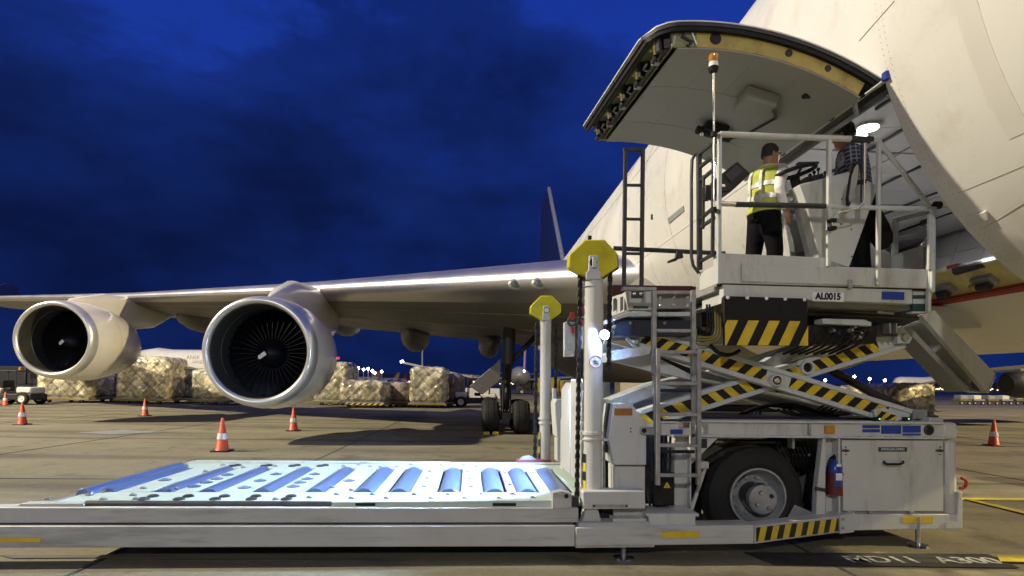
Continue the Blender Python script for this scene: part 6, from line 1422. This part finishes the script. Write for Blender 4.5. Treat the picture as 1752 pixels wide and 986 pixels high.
for x, y, lb in ((613, 630, 'bright floodlight pole first beyond the inner engine'), (622, 632.5, 'pole lamp between the two starry lamps'), (630, 631, 'second bright floodlight above the low pallet'), (637, 634.5, 'short pole lamp beside the second bright floodlight'), (641, 638, 'lowest pole lamp above the low pallet'), (653, 636, 'twin looking pole lamp near the standing person'), (1412, 651, 'pole lamp lowest beside the scissor arm'), (1462, 644.5, 'first bright pole lamp seen under the belly'), (1488, 648.5, 'middle bright pole lamp seen under the belly'), (1514, 651, 'third bright pole lamp nearest the carton pallet'), (22, 634, 'pole lamp under the wing tip'), (33, 631, 'higher pole lamp beside the outer engine')):
    light_pole(x, y, 190, lb)
p = Yp(723, 592, 70); b = Vector((p.x, p.y, 0)); r = thing('camera_pole', b, 'plain thin grey pole behind the tall yellow topped pallet', 'pole'); MB(midgrey).tube([b, p], [.12, .09], 8).build('pole', r)
# belt loader with a raised boom and a bright lamp
q0, q1 = Yp(688, 620.5, 46), Yp(820, 648, 46); r = thing('belt_loader', Vector((q1.x, q1.y, 0)), 'belt loader with long raised boom and white lamp above the pallets', 'belt loader')
MB(galv).bar(q0, q1, .8, .16).build('conveyor_boom', r, .02); MB(polelamp).ball(q0 + ZX * .05, .13, n=12, m=8).build('boom_lamp', r)
MB(cowl).box(Vector((q1.x, q1.y, .8)), RX * 1.6, AX * .9, ZX * .4).build('chassis', r, .05)
MB(darksteel).bar(Vector((q1.x - 1, q1.y, 1.1)), q0 + (q1 - q0) * .7, .1, .1).build('boom_strut', r)
for s in (-1.1, 1.1): tyre(Vector((q1.x + s, q1.y - .9, .38)), .38, .26, AX).build('loader_wheel', r)
# red warning lamps on a short stand above a pallet
b = Yp(575, 613, 90); r = thing('warning_light', Vector((b.x, b.y, 0)), 'cluster of red warning lamps above the tall yellowish pallet', 'warning light'); MB(midgrey).tube([Vector((b.x, b.y, 0)), b], .08, 8).build('pole', r)
redl = pbr('red_lamp_lit', (.6, .02, .02), .3, emit=((1, .03, .04), 1.2))
for s in (-.35, 0, .35): MB(redl).ball(b + RX * s, .22, n=10, m=6).build('red_lamp', r)
# parked aircraft
def jet(c, ax, L, rad, label, body, finc, fin_h=6, engines=True, fin_on=True):
    ax = Vector(ax).normalized(); s, u = frame_of(ax); r = thing('parked_aircraft', Vector((c.x, c.y, 0)), label, 'aircraft', 'aircraft parked on other stands')
    prof = [(0, .03), (.02, .45), (.06, .8), (.12, .98), (.2, 1), (.68, 1), (.8, .85), (.92, .45), (1, .1)]
    rise = lambda t: rad * .7 * max(0, (t - .68) / .32)
    MB(body).loft([[c + ax * (L * t) + s * (rad * q * cos(2 * pi * k / 24)) + u * (rad * q * sin(2 * pi * k / 24) + rise(t)) for k in range(24)] for t, q in prof]).build('fuselage', r, ang=60)
    if fin_on: MB(finc).prism([c + ax * (L * t) + u * z - s * .15 for t, z in ((.78, rad), (.93, rad + fin_h), (1.0, rad + fin_h), (.98, rad * .9))], s * .3).build('tail_fin', r)
    for g in (-1, 1):
        MB(wingm).prism([c + ax * (L * .36) + s * g * rad * .7 - u * rad * .5, c + ax * (L * .60) + s * g * L * .42 + u * .4, c + ax * (L * .64) + s * g * L * .42 + u * .4, c + ax * (L * .56) + s * g * rad * .7 - u * rad * .5], u * .3).build('wing', r, .05)
        MB(wingm).prism([c + ax * (L * .88) + s * g * .4 + u * rad * .5, c + ax * (L * .97) + s * g * L * .14 + u * rad * .6, c + ax * (L * .995) + s * g * L * .14 + u * rad * .6, c + ax * (L * .96) + s * g * .4 + u * rad * .5], u * .15).build('tailplane', r)
        if engines: MB(cowl).lathe([(0, rad * .42), (.3, rad * .55), (1.5, rad * .58), (3.2, rad * .4)], c + ax * (L * .36) + s * g * L * .16 - u * rad * .8, ax, 20, True).build('engine_nacelle', r)
    return r
c = Yp(440, 626, 66); jet(c, (-1, .12, 0), 15, 1.75, 'white jet parked behind the pallets between the two engines', fuse, fuse, fin_on=False, engines=False)
text('fuselage_lettering', 'ANEK', Yp(331, 612, 64.1), .62, stainm, bpy.data.objects['parked_aircraft'], Vector((1, -.1, 0)).normalized(), ZX, .01)
stripe = pbr('tail_orange', (.5, .2, .06), .5); redt = pbr('tail_red', (.35, .03, .04), .5); gold = pbr('tail_gold', (.6, .4, .05), .5); lilac = pbr('tail_lilac', (.45, .3, .5), .5)
jet(Yp(600, 650, 240), (1, .1, 0), 12, 1.3, 'small far jet with an orange striped tail', fuse, stripe, 2.6)
jet(Yp(640, 651, 250), (1, .5, 0), 11, 1.2, 'small far jet with a gold tail near the standing person', fuse, gold, 2.4)
jet(Yp(655, 652, 260), (1, .5, 0), 11, 1.2, 'small far jet with a red tail near the standing person', fuse, redt, 2.2)
jet(Yp(886, 642, 75), (.05, 1, 0), 34, 1.25, 'far jet facing the camera with a lilac tail beyond the landing gear', midgrey, lilac, 5.2)
ll_ = Yp(897, 635, 74); lj = [o for o in bpy.data.objects if o.name.startswith('parked_aircraft') and 'lilac' in o['label']][0]
MB(polelamp).ball(ll_, .13, n=10, m=6).build('nose_lamp', lj)
jet(Yp(1530, 655, 90), (1, .3, 0), 9, .95, 'low white aircraft behind the carton pallet', fuse, fuse, 1, False, False)
c = Yp(1722, 657, 25); r = thing('jet_engine', Vector((c.x, c.y, 0)), 'dark jet engine of a neighbouring aircraft at the frame edge', 'engine')
MB(darksteel).lathe([(0, .34), (.15, .50), (.6, .60), (1.6, .62), (3, .5), (3, .01)], c, (1, .25, 0), 32, True).build('cowling', r); MB(wingm).prism([c + Vector((.6, 0, .55)), c + Vector((-1.6, 1.5, .35)), c + Vector((-1.4, 2.2, .4)), c + Vector((9, 4, 1.4)), c + Vector((9, 1.5, 1.4))], ZX * .10).build('wing_panel', r)
MB(darksteel).lathe([(-.02, .30), (-.04, .34), (.0, .37), (.06, .42)], c, (1, .25, 0), 32).build('inlet_lip', r)
MB(wingm).prism([c + Vector((.6, .3, .5)), c + Vector((2.6, .8, .5)), c + Vector((3.2, .9, .9)), c + Vector((1.4, .5, .8))], Vector((0, .25, 0))).build('pylon', r, .03)
# terminal along the horizon
tbm = pbr('terminal_wall', (.10, .10, .11), .7, var=.2); winl = pbr('lit_window', (.8, .7, .5), .4, emit=((1.0, .80, .48), 5.0))
r = thing('terminal_building', Vector((0, 480, 0)), 'long low terminal with lit windows on the horizon', 'building')
rnd = random.Random(5)
m = MB(tbm)
x = -520
while x < 560:
    w = rnd.uniform(25, 60); h = rnd.choice([4, 5, 6, 8]); m.box(Vector((x + w / 2, 480, h / 2)), Vector((w / 2, 0, 0)), Vector((0, 12, 0)), ZX * (h / 2)); x += w
m.build('terminal_wall', r, smooth=False, kind='stuff'); m = MB(winl)
for k in range(240): m.box(Vector((rnd.uniform(-520, 560), 467.6, rnd.choice([1.5, 2.2, 3.0]))), Vector((rnd.uniform(.25, .8), 0, 0)), Vector((0, .2, 0)), ZX * .26)
m.build('lit_window', r, smooth=False, kind='stuff')
